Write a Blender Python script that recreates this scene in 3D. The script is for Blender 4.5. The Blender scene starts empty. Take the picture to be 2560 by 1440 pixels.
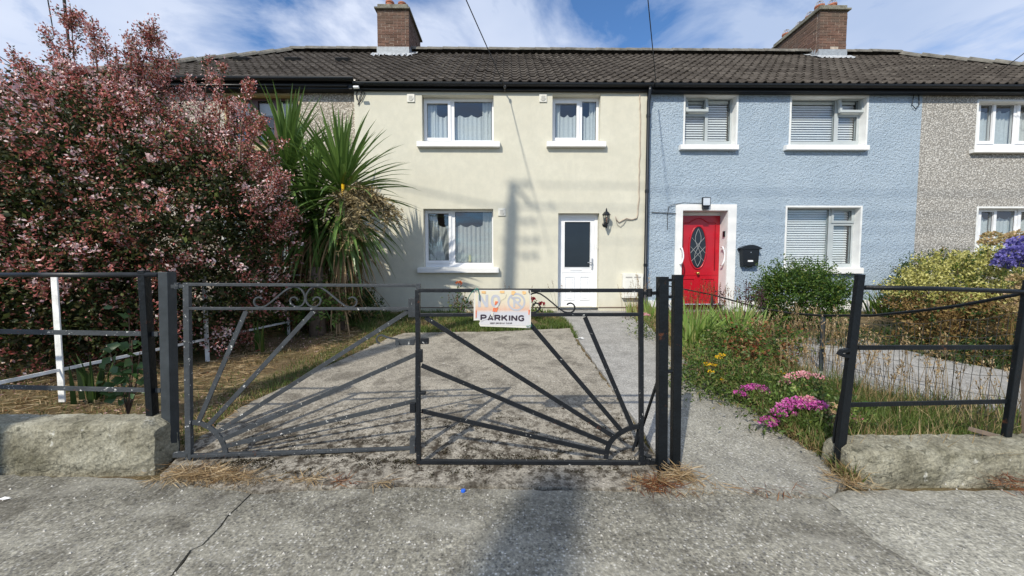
import bpy, bmesh, math, random
import numpy as np
from mathutils import Vector, Matrix

random.seed(7)
rng = np.random.default_rng(11)
S = bpy.context.scene
COL = S.collection
R = math.radians

# ------------------------------------------------------------------ camera
F = 924.0                      # focal length in photo pixels (2560 wide)
YAW, PITCH, CH = R(0.56), R(2.97), 1.30
fwd = Vector((math.sin(YAW)*math.cos(PITCH), math.cos(YAW)*math.cos(PITCH), -math.sin(PITCH)))
rgt = Vector((math.cos(YAW), -math.sin(YAW), 0))
upv = rgt.cross(fwd)
cam_d = bpy.data.cameras.new('camera'); cam = bpy.data.objects.new('camera', cam_d); COL.objects.link(cam)
cam_d.sensor_width = 36; cam_d.lens = 36*F/2560; cam_d.clip_start = 0.05; cam_d.clip_end = 2000
m3 = Matrix((rgt, upv, -fwd)).transposed()
cam.matrix_world = Matrix.Translation((0, 0, CH)) @ m3.to_4x4()
S.camera = cam

# ------------------------------------------------------------------ light
SUN_DIR = Vector((0.58, 1.02, -1.0)).normalized()      # the way sunlight travels
SUN_EL = math.asin(-SUN_DIR.z)
SUN_AZ = math.atan2(-SUN_DIR.x, -SUN_DIR.y)            # compass direction the sun stands in
SKY_STRENGTH, SUN_STRENGTH, EXPOSURE = 0.132, 4.15, 0.09
sl = bpy.data.lights.new('sun', 'SUN'); sl.energy = SUN_STRENGTH; sl.angle = R(0.75); sl.color = (1.0, 0.93, 0.80)
so = bpy.data.objects.new('sun', sl); COL.objects.link(so)
so.rotation_euler = SUN_DIR.to_track_quat('-Z', 'Y').to_euler(); so.location = (-10, -20, 25)

W = bpy.data.worlds.new('World'); S.world = W; W.use_nodes = True
wn = W.node_tree; wn.nodes.clear(); L = wn.links
def wnode(t, **k):
    n = wn.nodes.new(t)
    for a, b in k.items(): setattr(n, a, b)
    return n
sky = wnode('ShaderNodeTexSky', sky_type='NISHITA'); sky.sun_disc = False
sky.sun_elevation = SUN_EL; sky.sun_rotation = SUN_AZ % (2*math.pi); sky.air_density = 1.0; sky.dust_density = 0.6; sky.ozone_density = 2.5
tc = wnode('ShaderNodeTexCoord')
sep = wnode('ShaderNodeSeparateXYZ'); L.new(tc.outputs['Generated'], sep.inputs[0])
def wmath(op, a, b=None, clamp=False):
    n = wnode('ShaderNodeMath', operation=op, use_clamp=clamp)
    for i, v in enumerate((a, b)):
        if v is None: continue
        if isinstance(v, (int, float)): n.inputs[i].default_value = v
        else: L.new(v, n.inputs[i])
    return n.outputs[0]
zz = wmath('ADD', wmath('MAXIMUM', sep.outputs[2], 0.0), 0.16)
u = wmath('DIVIDE', sep.outputs[0], zz); v = wmath('DIVIDE', sep.outputs[1], zz)
cmb = wnode('ShaderNodeCombineXYZ'); L.new(u, cmb.inputs[0]); L.new(v, cmb.inputs[1])
n1 = wnode('ShaderNodeTexNoise'); n1.inputs['Scale'].default_value = 2.1; n1.inputs['Detail'].default_value = 10; n1.inputs['Roughness'].default_value = 0.58; n1.inputs['Distortion'].default_value = 0.35
mp = wnode('ShaderNodeMapping'); mp.inputs['Location'].default_value = (3.1, 1.7, 0.4); L.new(cmb.outputs[0], mp.inputs[0]); L.new(mp.outputs[0], n1.inputs['Vector'])
# the cloud deck opens a little towards some bearings
cover = n1.outputs[0]
def gap(az, el, rad, amt):
    global cover
    d = Vector((math.sin(R(az))*math.cos(R(el)), math.cos(R(az))*math.cos(R(el)), math.sin(R(el))))
    dp = wnode('ShaderNodeVectorMath', operation='DOT_PRODUCT'); L.new(tc.outputs['Generated'], dp.inputs[0]); dp.inputs[1].default_value = d
    f = wmath('MULTIPLY', wmath('SUBTRACT', dp.outputs['Value'], math.cos(R(rad))), 1/(1-math.cos(R(rad))), True)
    cover = wmath('SUBTRACT', cover, wmath('MULTIPLY', f, amt), True)
gap(-27, 33, 13, .13); gap(17, 33, 8, .14); gap(-12, 38, 7, .12); gap(-50, 30, 25, -.08); gap(45, 30, 30, -.06)
r1 = wnode('ShaderNodeValToRGB'); L.new(cover, r1.inputs[0])
r1.color_ramp.elements[0].position = 0.35; r1.color_ramp.elements[0].color = (0, 0, 0, 1)
r1.color_ramp.elements[1].position = 0.55; r1.color_ramp.elements[1].color = (1, 1, 1, 1)
n2 = wnode('ShaderNodeTexNoise'); n2.inputs['Scale'].default_value = 0.8; n2.inputs['Detail'].default_value = 5; n2.inputs['Roughness'].default_value = 0.5
mp2 = wnode('ShaderNodeMapping'); mp2.inputs['Location'].default_value = (9.3, 4.2, 2.0); L.new(cmb.outputs[0], mp2.inputs[0]); L.new(mp2.outputs[0], n2.inputs['Vector'])
r2 = wnode('ShaderNodeValToRGB'); L.new(n2.outputs[0], r2.inputs[0])
r2.color_ramp.elements[0].position = 0.40; r2.color_ramp.elements[0].color = (3.7, 4.5, 6.1, 1)
r2.color_ramp.elements[1].position = 0.68; r2.color_ramp.elements[1].color = (6.6, 7.0, 8.0, 1)
tint = wnode('ShaderNodeMix', data_type='RGBA', blend_type='MULTIPLY'); tint.inputs[0].default_value = 1; tint.inputs[7].default_value = (.70, 1.0, 1.27, 1)
L.new(sky.outputs[0], tint.inputs[6])
mx = wnode('ShaderNodeMix', data_type='RGBA')
L.new(wmath('MULTIPLY', r1.outputs[0], 0.90), mx.inputs[0]); L.new(tint.outputs[2], mx.inputs[6]); L.new(r2.outputs[0], mx.inputs[7])
bg = wnode('ShaderNodeBackground'); bg.inputs[1].default_value = SKY_STRENGTH
wo = wnode('ShaderNodeOutputWorld'); L.new(mx.outputs[2], bg.inputs[0]); L.new(bg.outputs[0], wo.inputs[0])
S.view_settings.view_transform = 'Standard'; S.view_settings.look = 'None'
S.view_settings.exposure = EXPOSURE; S.view_settings.gamma = 1.0
S.view_settings.use_curve_mapping = False
S.cycles.max_bounces = 8; S.cycles.transparent_max_bounces = 12

# ------------------------------------------------------------------ measuring
def ray(px, py):
    return fwd + rgt*((px-1280)/F) + upv*((720-py)/F)
def wp(px, py, Y):
    """the point of the vertical plane y = Y that was measured at photo pixel (px, py)"""
    d = ray(px, py); t = Y/d.y
    return Vector((d.x*t, Y, CH+d.z*t))
def zg(y):
    """ground height: level pavement, then a gentle rise to the house fronts"""
    if y < 2.45: return 0.0
    return min((y-2.45)*0.38/5.45, 0.38)
def G(px, py):
    d = ray(px, py); z = 0.0
    for _ in range(30):
        t = (z-CH)/d.z; z = zg(d.y*t)
    return Vector((d.x*t, d.y*t, z))
def on_plane(a, b, px, py):
    """point on the upright plane through ground points a, b (x, y)"""
    d = ray(px, py); n = Vector((b[1]-a[1], -(b[0]-a[0]), 0))
    t = (n.x*a[0]+n.y*a[1])/(n.x*d.x+n.y*d.y)
    return Vector((d.x*t, d.y*t, CH+d.z*t))

# ------------------------------------------------------------------ materials
class NT:
    def __init__(s, name):
        s.m = bpy.data.materials.new(name); s.m.use_nodes = True
        s.t = s.m.node_tree; s.b = s.t.nodes['Principled BSDF']; s.out = s.t.nodes['Material Output']
        s.pos = s.t.nodes.new('ShaderNodeNewGeometry')
    def n(s, t, **k):
        x = s.t.nodes.new(t)
        for a, b in k.items(): setattr(x, a, b)
        return x
    def l(s, a, b): s.t.links.new(a, b)
    def P(s): return s.pos.outputs['Position']
    def map(s, scale, vec=None):
        x = s.n('ShaderNodeMapping'); x.inputs['Scale'].default_value = scale; s.l(vec or s.P(), x.inputs[0]); return x.outputs[0]
    def noise(s, scale, detail=4, rough=.55, vec=None, dist=0.0):
        x = s.n('ShaderNodeTexNoise'); x.inputs['Scale'].default_value = scale; x.inputs['Detail'].default_value = detail
        x.inputs['Roughness'].default_value = rough; x.inputs['Distortion'].default_value = dist
        s.l(vec or s.P(), x.inputs['Vector']); return x.outputs[0]
    def voro(s, scale, feature='F1', vec=None, rnd=1.0, out=0):
        x = s.n('ShaderNodeTexVoronoi', feature=feature); x.inputs['Scale'].default_value = scale; x.inputs['Randomness'].default_value = rnd
        s.l(vec or s.P(), x.inputs['Vector']); return x.outputs[out]
    def ramp(s, fac, stops):
        x = s.n('ShaderNodeValToRGB'); s.l(fac, x.inputs[0]); e = x.color_ramp.elements
        while len(e) < len(stops): e.new(0.5)
        for k, (p, c) in enumerate(stops):
            e[k].position = p; e[k].color = (c, c, c, 1) if isinstance(c, (int, float)) else (*c, 1)
        return x.outputs[0]
    def mix(s, fac, a, b, mode='MIX'):
        x = s.n('ShaderNodeMix', data_type='RGBA', blend_type=mode)
        for i, q in ((0, fac), (6, a), (7, b)):
            if isinstance(q, (int, float)): x.inputs[i].default_value = q if i == 0 else (q, q, q, 1)
            elif isinstance(q, tuple): x.inputs[i].default_value = (*q, 1)
            else: s.l(q, x.inputs[i])
        return x.outputs[2]
    def math(s, op, a, b=0.0, clamp=False):
        x = s.n('ShaderNodeMath', operation=op, use_clamp=clamp)
        for i, q in ((0, a), (1, b)):
            if isinstance(q, (int, float)): x.inputs[i].default_value = q
            else: s.l(q, x.inputs[i])
        return x.outputs[0]
    def bump(s, h, strength=.5, dist=.01, nrm=None):
        x = s.n('ShaderNodeBump'); x.inputs['Strength'].default_value = strength; x.inputs['Distance'].default_value = dist
        s.l(h, x.inputs['Height'])
        if nrm: s.l(nrm, x.inputs['Normal'])
        s.l(x.outputs[0], s.b.inputs['Normal']); return x.outputs[0]
    def base(s, c):
        if isinstance(c, tuple): s.b.inputs['Base Color'].default_value = (*c, 1)
        else: s.l(c, s.b.inputs['Base Color'])
        return s
    def rough(s, r, spec=.5, metal=0):
        s.b.inputs['Roughness'].default_value = r; s.b.inputs['Specular IOR Level'].default_value = spec; s.b.inputs['Metallic'].default_value = metal
        return s

M = {}
def simple(name, c, rough=.6, var=.15, nscale=8, spec=.5, bump=0.0, bscale=60, bdist=.004, metal=0):
    t = NT(name)
    f = t.noise(nscale, 5, .6)
    d = tuple(x*(1-var) for x in c); e = tuple(min(1, x*(1+var)) for x in c)
    t.base(t.ramp(f, [(.3, d), (.7, e)])).rough(rough, spec, metal)
    if bump: t.bump(t.noise(bscale, 3), bump, bdist)
    M[name] = t.m; return t

def concrete(name, lo, mid, hi, speck_l, speck_d, stain=None, bump=.6, gs=1.0, moss=False):
    t = NT(name)
    big = t.noise(1.1, 5, .6); medium = t.noise(6, 5, .65); fine = t.noise(70*gs, 3, .7)
    c = t.ramp(big, [(.3, lo), (.5, mid), (.72, hi)])
    c = t.mix(.55, c, t.ramp(medium, [(.3, tuple(x*.62 for x in mid)), (.7, tuple(min(1, x*1.35) for x in mid))]), 'MIX')
    v = t.voro(75*gs); g = t.voro(75*gs, out=1)
    sp = t.n('ShaderNodeSeparateColor'); t.l(g, sp.inputs[0])
    ml = t.math('MULTIPLY', t.ramp(sp.outputs[0], [(.60, 0), (.80, 1)]), t.ramp(v, [(.25, 1), (.55, 0)]))
    md = t.math('MULTIPLY', t.ramp(sp.outputs[1], [(.58, 0), (.8, 1)]), t.ramp(v, [(.3, 1), (.6, 0)]))
    c = t.mix(t.math('MULTIPLY', ml, .55), c, speck_l); c = t.mix(t.math('MULTIPLY', md, .7), c, speck_d)
    mott = t.ramp(t.noise((52 if name in ('pavement', 'pavement_light') else 74)*gs, 4, .72, dist=.6), [(.30, .42), (.48, .92), (.60, 1.45), (.72, 2.3)] if name in ('pavement', 'pavement_light') else [(.30, .55), (.48, .95), (.60, 1.3), (.72, 1.8)])
    c = t.mix(.85, c, mott, 'MULTIPLY')
    v2 = t.voro(9, out=1); s2 = t.n('ShaderNodeSeparateColor'); t.l(v2, s2.inputs[0])
    spot = t.math('MULTIPLY', t.ramp(s2.outputs[0], [(.86, 0), (.9, 1)]), t.ramp(t.voro(9), [(.08, 1), (.17, 0)]))
    c = t.mix(t.math('MULTIPLY', spot, .5), c, (.5, .49, .46))
    if stain:                    # dark lichen and tyre dirt
        c = t.mix(t.math('MULTIPLY', t.ramp(t.noise(3.2, 8, .72, dist=.4), [(.50, 0), (.62, 1)]), stain), c, (.045, .038, .03))
    if name in ('pavement', 'pavement_light'):
        sy = t.n('ShaderNodeSeparateXYZ'); t.l(t.P(), sy.inputs[0])
        dirt = t.ramp(t.math('ADD', t.math('DIVIDE', sy.outputs[1], 5.0), t.math('MULTIPLY', t.math('SUBTRACT', t.noise(2.1, 5, .6), .5), .22)), [(.28, 0), (.46, .8)])
        c = t.mix(dirt, c, t.mix(.5, c, (.10, .092, .07), 'MULTIPLY'))
        c = t.mix(t.ramp(t.noise(1.7, 6, .65, vec=t.map((1, 2.2, 1))), [(.5, 0), (.7, .4)]), c, (.40, .385, .33))
    if moss:
        sx = t.n('ShaderNodeSeparateXYZ'); t.l(t.P(), sx.inputs[0])
        band = t.ramp(t.math('DIVIDE', sx.outputs[1], 10.0), [(.19, .2), (.225, 1), (.27, 1), (.38, 0)])
        c = t.mix(t.math('MULTIPLY', band, t.ramp(t.noise(16, 6, .7), [(.46, 0), (.58, .85)])), c, (.028, .02, .012))
    t.base(c).rough(.93, .2)
    h = t.math('ADD', t.math('MULTIPLY', fine, .6), t.math('MULTIPLY', t.math('SUBTRACT', 1.0, v), .5))
    t.bump(h, bump, .006)
    M[name] = t.m; return t

concrete('pavement', (.175, .165, .132), (.245, .233, .192), (.33, .315, .262), (.62, .61, .58), (.07, .07, .07), stain=.42)
concrete('pavement_light', (.26, .248, .205), (.33, .317, .265), (.42, .405, .345), (.6, .59, .56), (.12, .12, .11), stain=.1)
concrete('drive', (.22, .20, .165), (.29, .265, .22), (.36, .335, .28), (.5, .47, .42), (.05, .045, .04), stain=.5, moss=True)
concrete('path', (.25, .24, .22), (.30, .29, .27), (.35, .345, .32), (.5, .5, .48), (.12, .12, .12), stain=.15, bump=.35)
concrete('path_front', (.20, .19, .16), (.255, .245, .208), (.32, .31, .265), (.6, .59, .56), (.08, .08, .08), stain=.2)
t = NT('low_wall')
c = t.ramp(t.noise(3.4, 6, .65), [(.28, (.13, .12, .085)), (.48, (.26, .245, .185)), (.7, (.40, .385, .31))])
c = t.mix(t.ramp(t.noise(2.2, 7, .7, vec=t.map((1, 1, 1.6))), [(.50, 0), (.66, .75)]), c, (.10, .095, .06))
c = t.mix(t.ramp(t.noise(17, 6, .7), [(.58, 0), (.64, .75)]), c, (.055, .055, .04))
c = t.mix(t.ramp(t.noise(12, 5, .6), [(.64, 0), (.69, .8)]), c, (.52, .51, .45))
c = t.mix(.7, c, t.ramp(t.noise(60, 4, .7), [(.3, .45), (.5, 1.0), (.7, 1.7)]), 'MULTIPLY')
t.base(c).rough(.95, .15); t.bump(t.math('ADD', t.noise(30, 6, .7), t.math('MULTIPLY', t.noise(9, 3), .8)), 1.0, .018); M['low_wall'] = t.m
concrete('mortar_cap', (.12, .12, .09), (.2, .19, .15), (.3, .3, .24), (.4, .4, .35), (.05, .05, .04), stain=.5)

# renders
t = NT('cream_render')
f = t.noise(2.2, 6, .6); g = t.noise(140, 2, .6)
c = t.ramp(f, [(.3, (.63, .605, .50)), (.7, (.69, .665, .555))])
c = t.mix(t.ramp(g, [(.35, .35), (.6, 0)]), c, (.44, .43, .35))
c = t.mix(t.ramp(t.noise(7, 6, .7), [(.42, .32), (.6, 0)]), c, (.52, .51, .43))
sx = t.n('ShaderNodeSeparateXYZ'); t.l(t.P(), sx.inputs[0])
low = t.ramp(t.math('ADD', sx.outputs[2], t.math('MULTIPLY', t.noise(1.6, 5, .6), .6)), [(.62, 1), (1.1, 0)])
c = t.mix(t.math('MULTIPLY', low, .45), c, (.54, .48, .33))
streak = t.noise(3, 5, .7, vec=t.map((2.4, 2.4, .25)))
c = t.mix(t.ramp(streak, [(.55, 0), (.8, .3)]), c, (.46, .45, .38))
t.base(c).rough(.9, .2); t.bump(g, .35, .004); M['cream_render'] = t.m

def roughcast(name, lo, hi, gap, bs, bstr, bd, gapf=.6):
    t = NT(name)
    n = t.noise(bs, 3, .55, dist=.3); v = t.voro(bs*.9, 'SMOOTH_F1')
    h = t.math('ADD', n, t.math('MULTIPLY', t.noise(bs*.45, 3, .6, dist=.5), .7))
    c = t.ramp(t.noise(1.4, 5, .6), [(.3, lo), (.7, hi)])
    c = t.mix(t.ramp(n, [(.30, gapf), (.48, 0)]), c, gap)
    t.base(c).rough(.92, .15); t.bump(h, bstr, bd); M[name] = t.m; return t
roughcast('blue_render', (.36, .445, .53), (.42, .505, .59), (.23, .30, .38), 37, 1.0, .034, .65)
def dash(name, a, b, c3, gap):
    t = NT(name)
    col = t.voro(34, out=1); s1 = t.n('ShaderNodeSeparateColor'); t.l(col, s1.inputs[0]); v = t.voro(34)
    c = t.ramp(s1.outputs[0], [(.15, c3), (.45, a), (.85, b)])
    c = t.mix(t.ramp(v, [(.35, 0), (.62, .85)]), c, gap)
    c = t.mix(t.ramp(t.noise(2, 4), [(.3, .25), (.7, 0)]), c, gap)
    t.base(c).rough(.9, .2); t.bump(t.math('SUBTRACT', 1.0, v), 1.0, .014); M[name] = t.m
dash('pebbledash', (.60, .55, .47), (.74, .69, .61), (.42, .37, .31), (.26, .23, .19))
dash('grey_dash', (.52, .50, .46), (.66, .64, .60), (.36, .34, .31), (.24, .23, .21))

# roof tile
t = NT('roof_tile')
oi = t.n('ShaderNodeObjectInfo')
c = t.ramp(oi.outputs['Random'], [(.0, (.052, .044, .037)), (.5, (.070, .060, .051)), (1., (.100, .087, .074))])
c = t.mix(t.ramp(t.noise(9, 7, .7), [(.45, 0), (.72, .7)]), c, (.035, .030, .024))
c = t.mix(t.ramp(t.noise(30, 4, .7), [(.56, 0), (.75, .55)]), c, (.17, .155, .13))
vv = t.voro(3.1); c = t.mix(t.ramp(t.math('ADD', vv, t.math('MULTIPLY', t.noise(24, 3), .12)), [(.09, .75), (.13, 0)]), c, (.42, .40, .32))
t.base(c).rough(.95, .15); t.bump(t.noise(60, 4), .6, .006); M['roof_tile'] = t.m
simple('ridge', (.15, .142, .122), .95, .45, 7, bump=.7, bscale=40, bdist=.01)
# bricks
t = NT('brick')
oi = t.n('ShaderNodeObjectInfo')
c = t.ramp(oi.outputs['Random'], [(0, (.12, .070, .052)), (.4, (.175, .100, .076)), (.75, (.22, .130, .098)), (1, (.15, .105, .085))])
c = t.mix(t.ramp(t.noise(22, 5, .7), [(.4, .5), (.65, 0)]), c, (.09, .06, .045))
sx = t.n('ShaderNodeSeparateXYZ'); t.l(t.P(), sx.inputs[0])
c = t.mix(t.ramp(t.math('ADD', t.math('MULTIPLY', sx.outputs[2], .1), t.math('MULTIPLY', t.noise(3, 3), .12)), [(.85, 0), (.96, .6)]), c, (.11, .10, .075))
t.base(c).rough(.93, .2); t.bump(t.noise(80, 3), .6, .005); M['brick'] = t.m
simple('mortar', (.45, .38, .31), .95, .3, 12, bump=.5)
simple('terracotta', (.36, .13, .07), .8, .25, 12)
simple('lead', (.30, .33, .36), .55, .25, 14, spec=.5, bump=.3, bscale=20, bdist=.01)
simple('lead_splash', (.38, .40, .42), .6, .3, 14)
# paints and plastics
def chipped(name, c, rough, chip=(.6, .6, .58), amt=.62, rust=True, bump=.5):
    t = NT(name)
    k = t.ramp(t.noise(11, 6, .6), [(.3, tuple(x*.8 for x in c)), (.7, tuple(x*1.3 for x in c))])
    if rust: k = t.mix(t.ramp(t.noise(13, 7, .7), [(.635, 0), (.70, .7)]), k, (.14, .05, .02))
    k = t.mix(t.ramp(t.noise(30, 5, .75), [(amt+.05, 0), (amt+.08, 1)]), k, chip)
    t.base(k).rough(rough, .25); t.bump(t.noise(45, 4, .6), bump, .004); M[name] = t.m
chipped('slate_paint', (.046, .052, .058), .55, amt=.58, bump=.9)
chipped('black_paint', (.011, .013, .016), .42, amt=.60, bump=.9)
chipped('post_paint', (.0055, .0075, .0095), .42, amt=.66, bump=1.0)
chipped('grey_post', (.038, .045, .050), .5, amt=.75, rust=False)
chipped('white_metal', (.72, .72, .70), .5, chip=(.3, .2, .12), amt=.66, rust=False)
chipped('tube_black', (.03, .033, .036), .3, amt=.75, rust=False, bump=.1)
chipped('wire', (.05, .048, .042), .6, amt=.9)
simple('upvc', (.80, .81, .83), .3, .03, 4)
simple('white_paint', (.78, .78, .77), .7, .05, 5, bump=.15, bscale=50)
simple('reveal_white', (.74, .75, .74), .75, .06, 5)
simple('grey_frame', (.42, .46, .47), .45, .06, 5)
simple('cream_frame', (.80, .81, .79), .4, .05, 5)
simple('brown_frame', (.085, .030, .022), .35, .2, 7)
simple('tan_trim', (.42, .35, .18), .7, .12, 8)
simple('black_plastic', (.007, .009, .012), .32, .1, 5)
simple('fascia_black', (.005, .007, .010), .5, .2, 5)
simple('cable_black', (.03, .03, .03), .5, .1, 5)
simple('cable_grey', (.33, .31, .28), .6, .2, 9)
simple('cable_tan', (.42, .34, .27), .6, .2, 9)
simple('red_door', (.44, .010, .022), .28, .04, 4)
simple('brass', (.55, .38, .12), .3, .1, 9, metal=.9)
simple('steel', (.55, .56, .58), .35, .1, 9, metal=.8)
simple('meter_box', (.74, .73, .67), .5, .06, 6)
simple('vent_plastic', (.66, .65, .59), .5, .06, 6)
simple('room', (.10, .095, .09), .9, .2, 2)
simple('dark_glass_panel', (.012, .018, .026), .16, .1, 3, spec=.5)
simple('curtain', (.55, .58, .60), .9, .1, 30)
simple('lace', (.42, .43, .43), .9, .12, 30)
simple('blind', (.88, .88, .90), .45, .03, 5)
simple('asphalt', (.05, .05, .05), .9, .25, 20, bump=.5)
simple('timber', (.16, .12, .09), .85, .3, 6, bump=.4)
simple('porcelain', (.45, .25, .18), .3, .1, 5)
simple('lamp_face', (.55, .6, .66), .25, .05, 5)
simple('lead_came', (.35, .37, .38), .4, .1, 5)
simple('figurine', (.55, .5, .28), .6, .3, 40)
simple('plinth_grey', (.36, .35, .33), .85, .2, 5)

def glass(name, tint, refl=1.0, rough=0.0):
    t = NT(name); t.t.nodes.remove(t.b)
    tr = t.n('ShaderNodeBsdfTransparent'); tr.inputs[0].default_value = (*tint, 1)
    gl = t.n('ShaderNodeBsdfGlossy'); gl.inputs['Roughness'].default_value = rough; gl.inputs[0].default_value = (1, 1, 1, 1)
    # Schlick reflectance, the same from both sides of the pane
    dt = t.n('ShaderNodeVectorMath', operation='DOT_PRODUCT'); t.l(t.pos.outputs['Normal'], dt.inputs[0]); t.l(t.pos.outputs['Incoming'], dt.inputs[1])
    cs = t.math('SUBTRACT', 1.0, t.math('ABSOLUTE', dt.outputs['Value']), True)
    fr = t.math('ADD', .045, t.math('MULTIPLY', t.math('POWER', cs, 5.0), .95))
    # slight unevenness of the panes bends what they mirror
    bp = t.n('ShaderNodeBump'); bp.inputs['Strength'].default_value = .05; bp.inputs['Distance'].default_value = .02
    t.l(t.noise(2.2, 2), bp.inputs['Height']); t.l(bp.outputs[0], gl.inputs['Normal'])
    k = t.math('MULTIPLY', fr, 2.4*refl, True)
    mxs = t.n('ShaderNodeMixShader'); t.l(k, mxs.inputs[0]); t.l(tr.outputs[0], mxs.inputs[1]); t.l(gl.outputs[0], mxs.inputs[2])
    t.l(mxs.outputs[0], t.out.inputs[0]); M[name] = t.m
glass('window_glass', (.80, .84, .84))
glass('dull_glass', (.85, .87, .87), .6)

def foliage(name, stops, rough=.5, trans=.3, spec=.35, rnd=True):
    t = NT(name)
    g = t.pos.outputs['Random Per Island']
    c = t.ramp(g, stops)
    c = t.mix(t.ramp(t.noise(4, 3), [(.3, .35), (.7, 0)]), c, tuple(x*.6 for x in stops[0][1]))
    t.base(c).rough(rough, spec)
    tl = t.n('ShaderNodeBsdfTranslucent'); t.l(c, tl.inputs[0])
    ms = t.n('ShaderNodeMixShader'); ms.inputs[0].default_value = trans
    t.l(t.b.outputs[0], ms.inputs[1]); t.l(tl.outputs[0], ms.inputs[2]); t.l(ms.outputs[0], t.out.inputs[0])
    M[name] = t.m
foliage('abelia_leaf', [(0, (.018, .034, .010)), (.5, (.045, .070, .020)), (.8, (.11, .085, .035)), (1, (.15, .20, .05))])
foliage('abelia_bract', [(0, (.27, .055, .045)), (.35, (.50, .15, .125)), (.7, (.72, .28, .26)), (1, (.44, .28, .13))])
foliage('abelia_flower', [(0, (.70, .36, .37)), (.4, (.84, .58, .57)), (1, (.90, .78, .74))], trans=.2)
foliage('sword_green', [(0, (.06, .13, .028)), (.5, (.115, .21, .045)), (1, (.23, .32, .08))], rough=.38, trans=.2, spec=.5)
foliage('sword_dead', [(0, (.20, .12, .06)), (.5, (.34, .22, .11)), (1, (.46, .33, .18))], trans=.15)
foliage('panicle', [(0, (.22, .16, .08)), (.5, (.36, .28, .14)), (1, (.48, .40, .22))], trans=.1)
foliage('iris_leaf', [(0, (.13, .23, .045)), (.5, (.22, .34, .075)), (.85, (.32, .42, .12)), (1, (.50, .42, .20))], trans=.3)
foliage('bush_green', [(0, (.030, .070, .014)), (.5, (.06, .125, .022)), (.85, (.11, .19, .03)), (1, (.24, .27, .05))])
foliage('bush_yellow', [(0, (.26, .27, .06)), (.4, (.50, .47, .13)), (1, (.70, .66, .28))], trans=.25)
foliage('bush_brown', [(0, (.13, .075, .03)), (.5, (.26, .16, .06)), (1, (.36, .27, .09))])
foliage('dark_ivy', [(0, (.02, .04, .012)), (.6, (.045, .085, .02)), (1, (.08, .14, .03))])
foliage('grass_green', [(0, (.06, .10, .02)), (.5, (.11, .17, .035)), (1, (.20, .25, .07))])
foliage('grass_dry', [(0, (.22, .15, .07)), (.5, (.40, .29, .14)), (1, (.58, .46, .26))])
foliage('straw', [(0, (.26, .16, .08)), (.5, (.46, .33, .17)), (1, (.62, .50, .32))])
foliage('dead_rust', [(0, (.10, .03, .015)), (.5, (.25, .09, .035)), (1, (.38, .20, .09))])
foliage('weed', [(0, (.05, .09, .02)), (.5, (.10, .16, .03)), (.8, (.17, .22, .06)), (1, (.30, .20, .10))])
foliage('magenta', [(0, (.50, .05, .32)), (.5, (.65, .12, .45)), (1, (.75, .30, .58))])
foliage('pink', [(0, (.72, .22, .30)), (.5, (.80, .42, .46)), (1, (.85, .66, .62))])
foliage('yellow', [(0, (.70, .40, .01)), (1, (.85, .60, .03))])
foliage('peach', [(0, (.50, .34, .18)), (1, (.75, .58, .36))])
foliage('purple', [(0, (.12, .11, .40)), (.5, (.20, .18, .52)), (1, (.32, .28, .62))])
foliage('hydrangea', [(0, (.34, .27, .12)), (.5, (.52, .43, .20)), (1, (.62, .42, .28))])
foliage('red_rose', [(0, (.22, .005, .02)), (1, (.42, .015, .04))])
foliage('orange_rose', [(0, (.60, .14, .05)), (1, (.70, .26, .12))])
foliage('purple_stem', [(0, (.05, .025, .03)), (1, (.11, .05, .06))])
foliage('petal', [(0, (.45, .24, .22)), (1, (.72, .5, .46))])
foliage('moss', [(0, (.022, .016, .008)), (.7, (.05, .035, .018)), (1, (.06, .07, .02))])
foliage('big_leaf', [(0, (.05, .11, .03)), (1, (.09, .17, .05))], rough=.4, spec=.5)
simple('bark', (.15, .11, .08), .9, .3, 14, bump=.8, bscale=25, bdist=.02)
simple('twig', (.13, .075, .05), .9, .3, 14)

t = NT('soil')
c = t.ramp(t.noise(3.5, 6, .65), [(.3, (.10, .075, .045)), (.5, (.20, .15, .085)), (.7, (.33, .25, .15))])
c = t.mix(t.ramp(t.noise(1.3, 4), [(.45, 0), (.62, .7)]), c, (.10, .11, .035))
c = t.mix(t.ramp(t.noise(60, 4, .7), [(.4, .5), (.6, 0)]), c, (.06, .045, .025))
t.base(c).rough(.95, .1); t.bump(t.noise(55, 5, .7), 1.0, .02); M['soil'] = t.m

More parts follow.
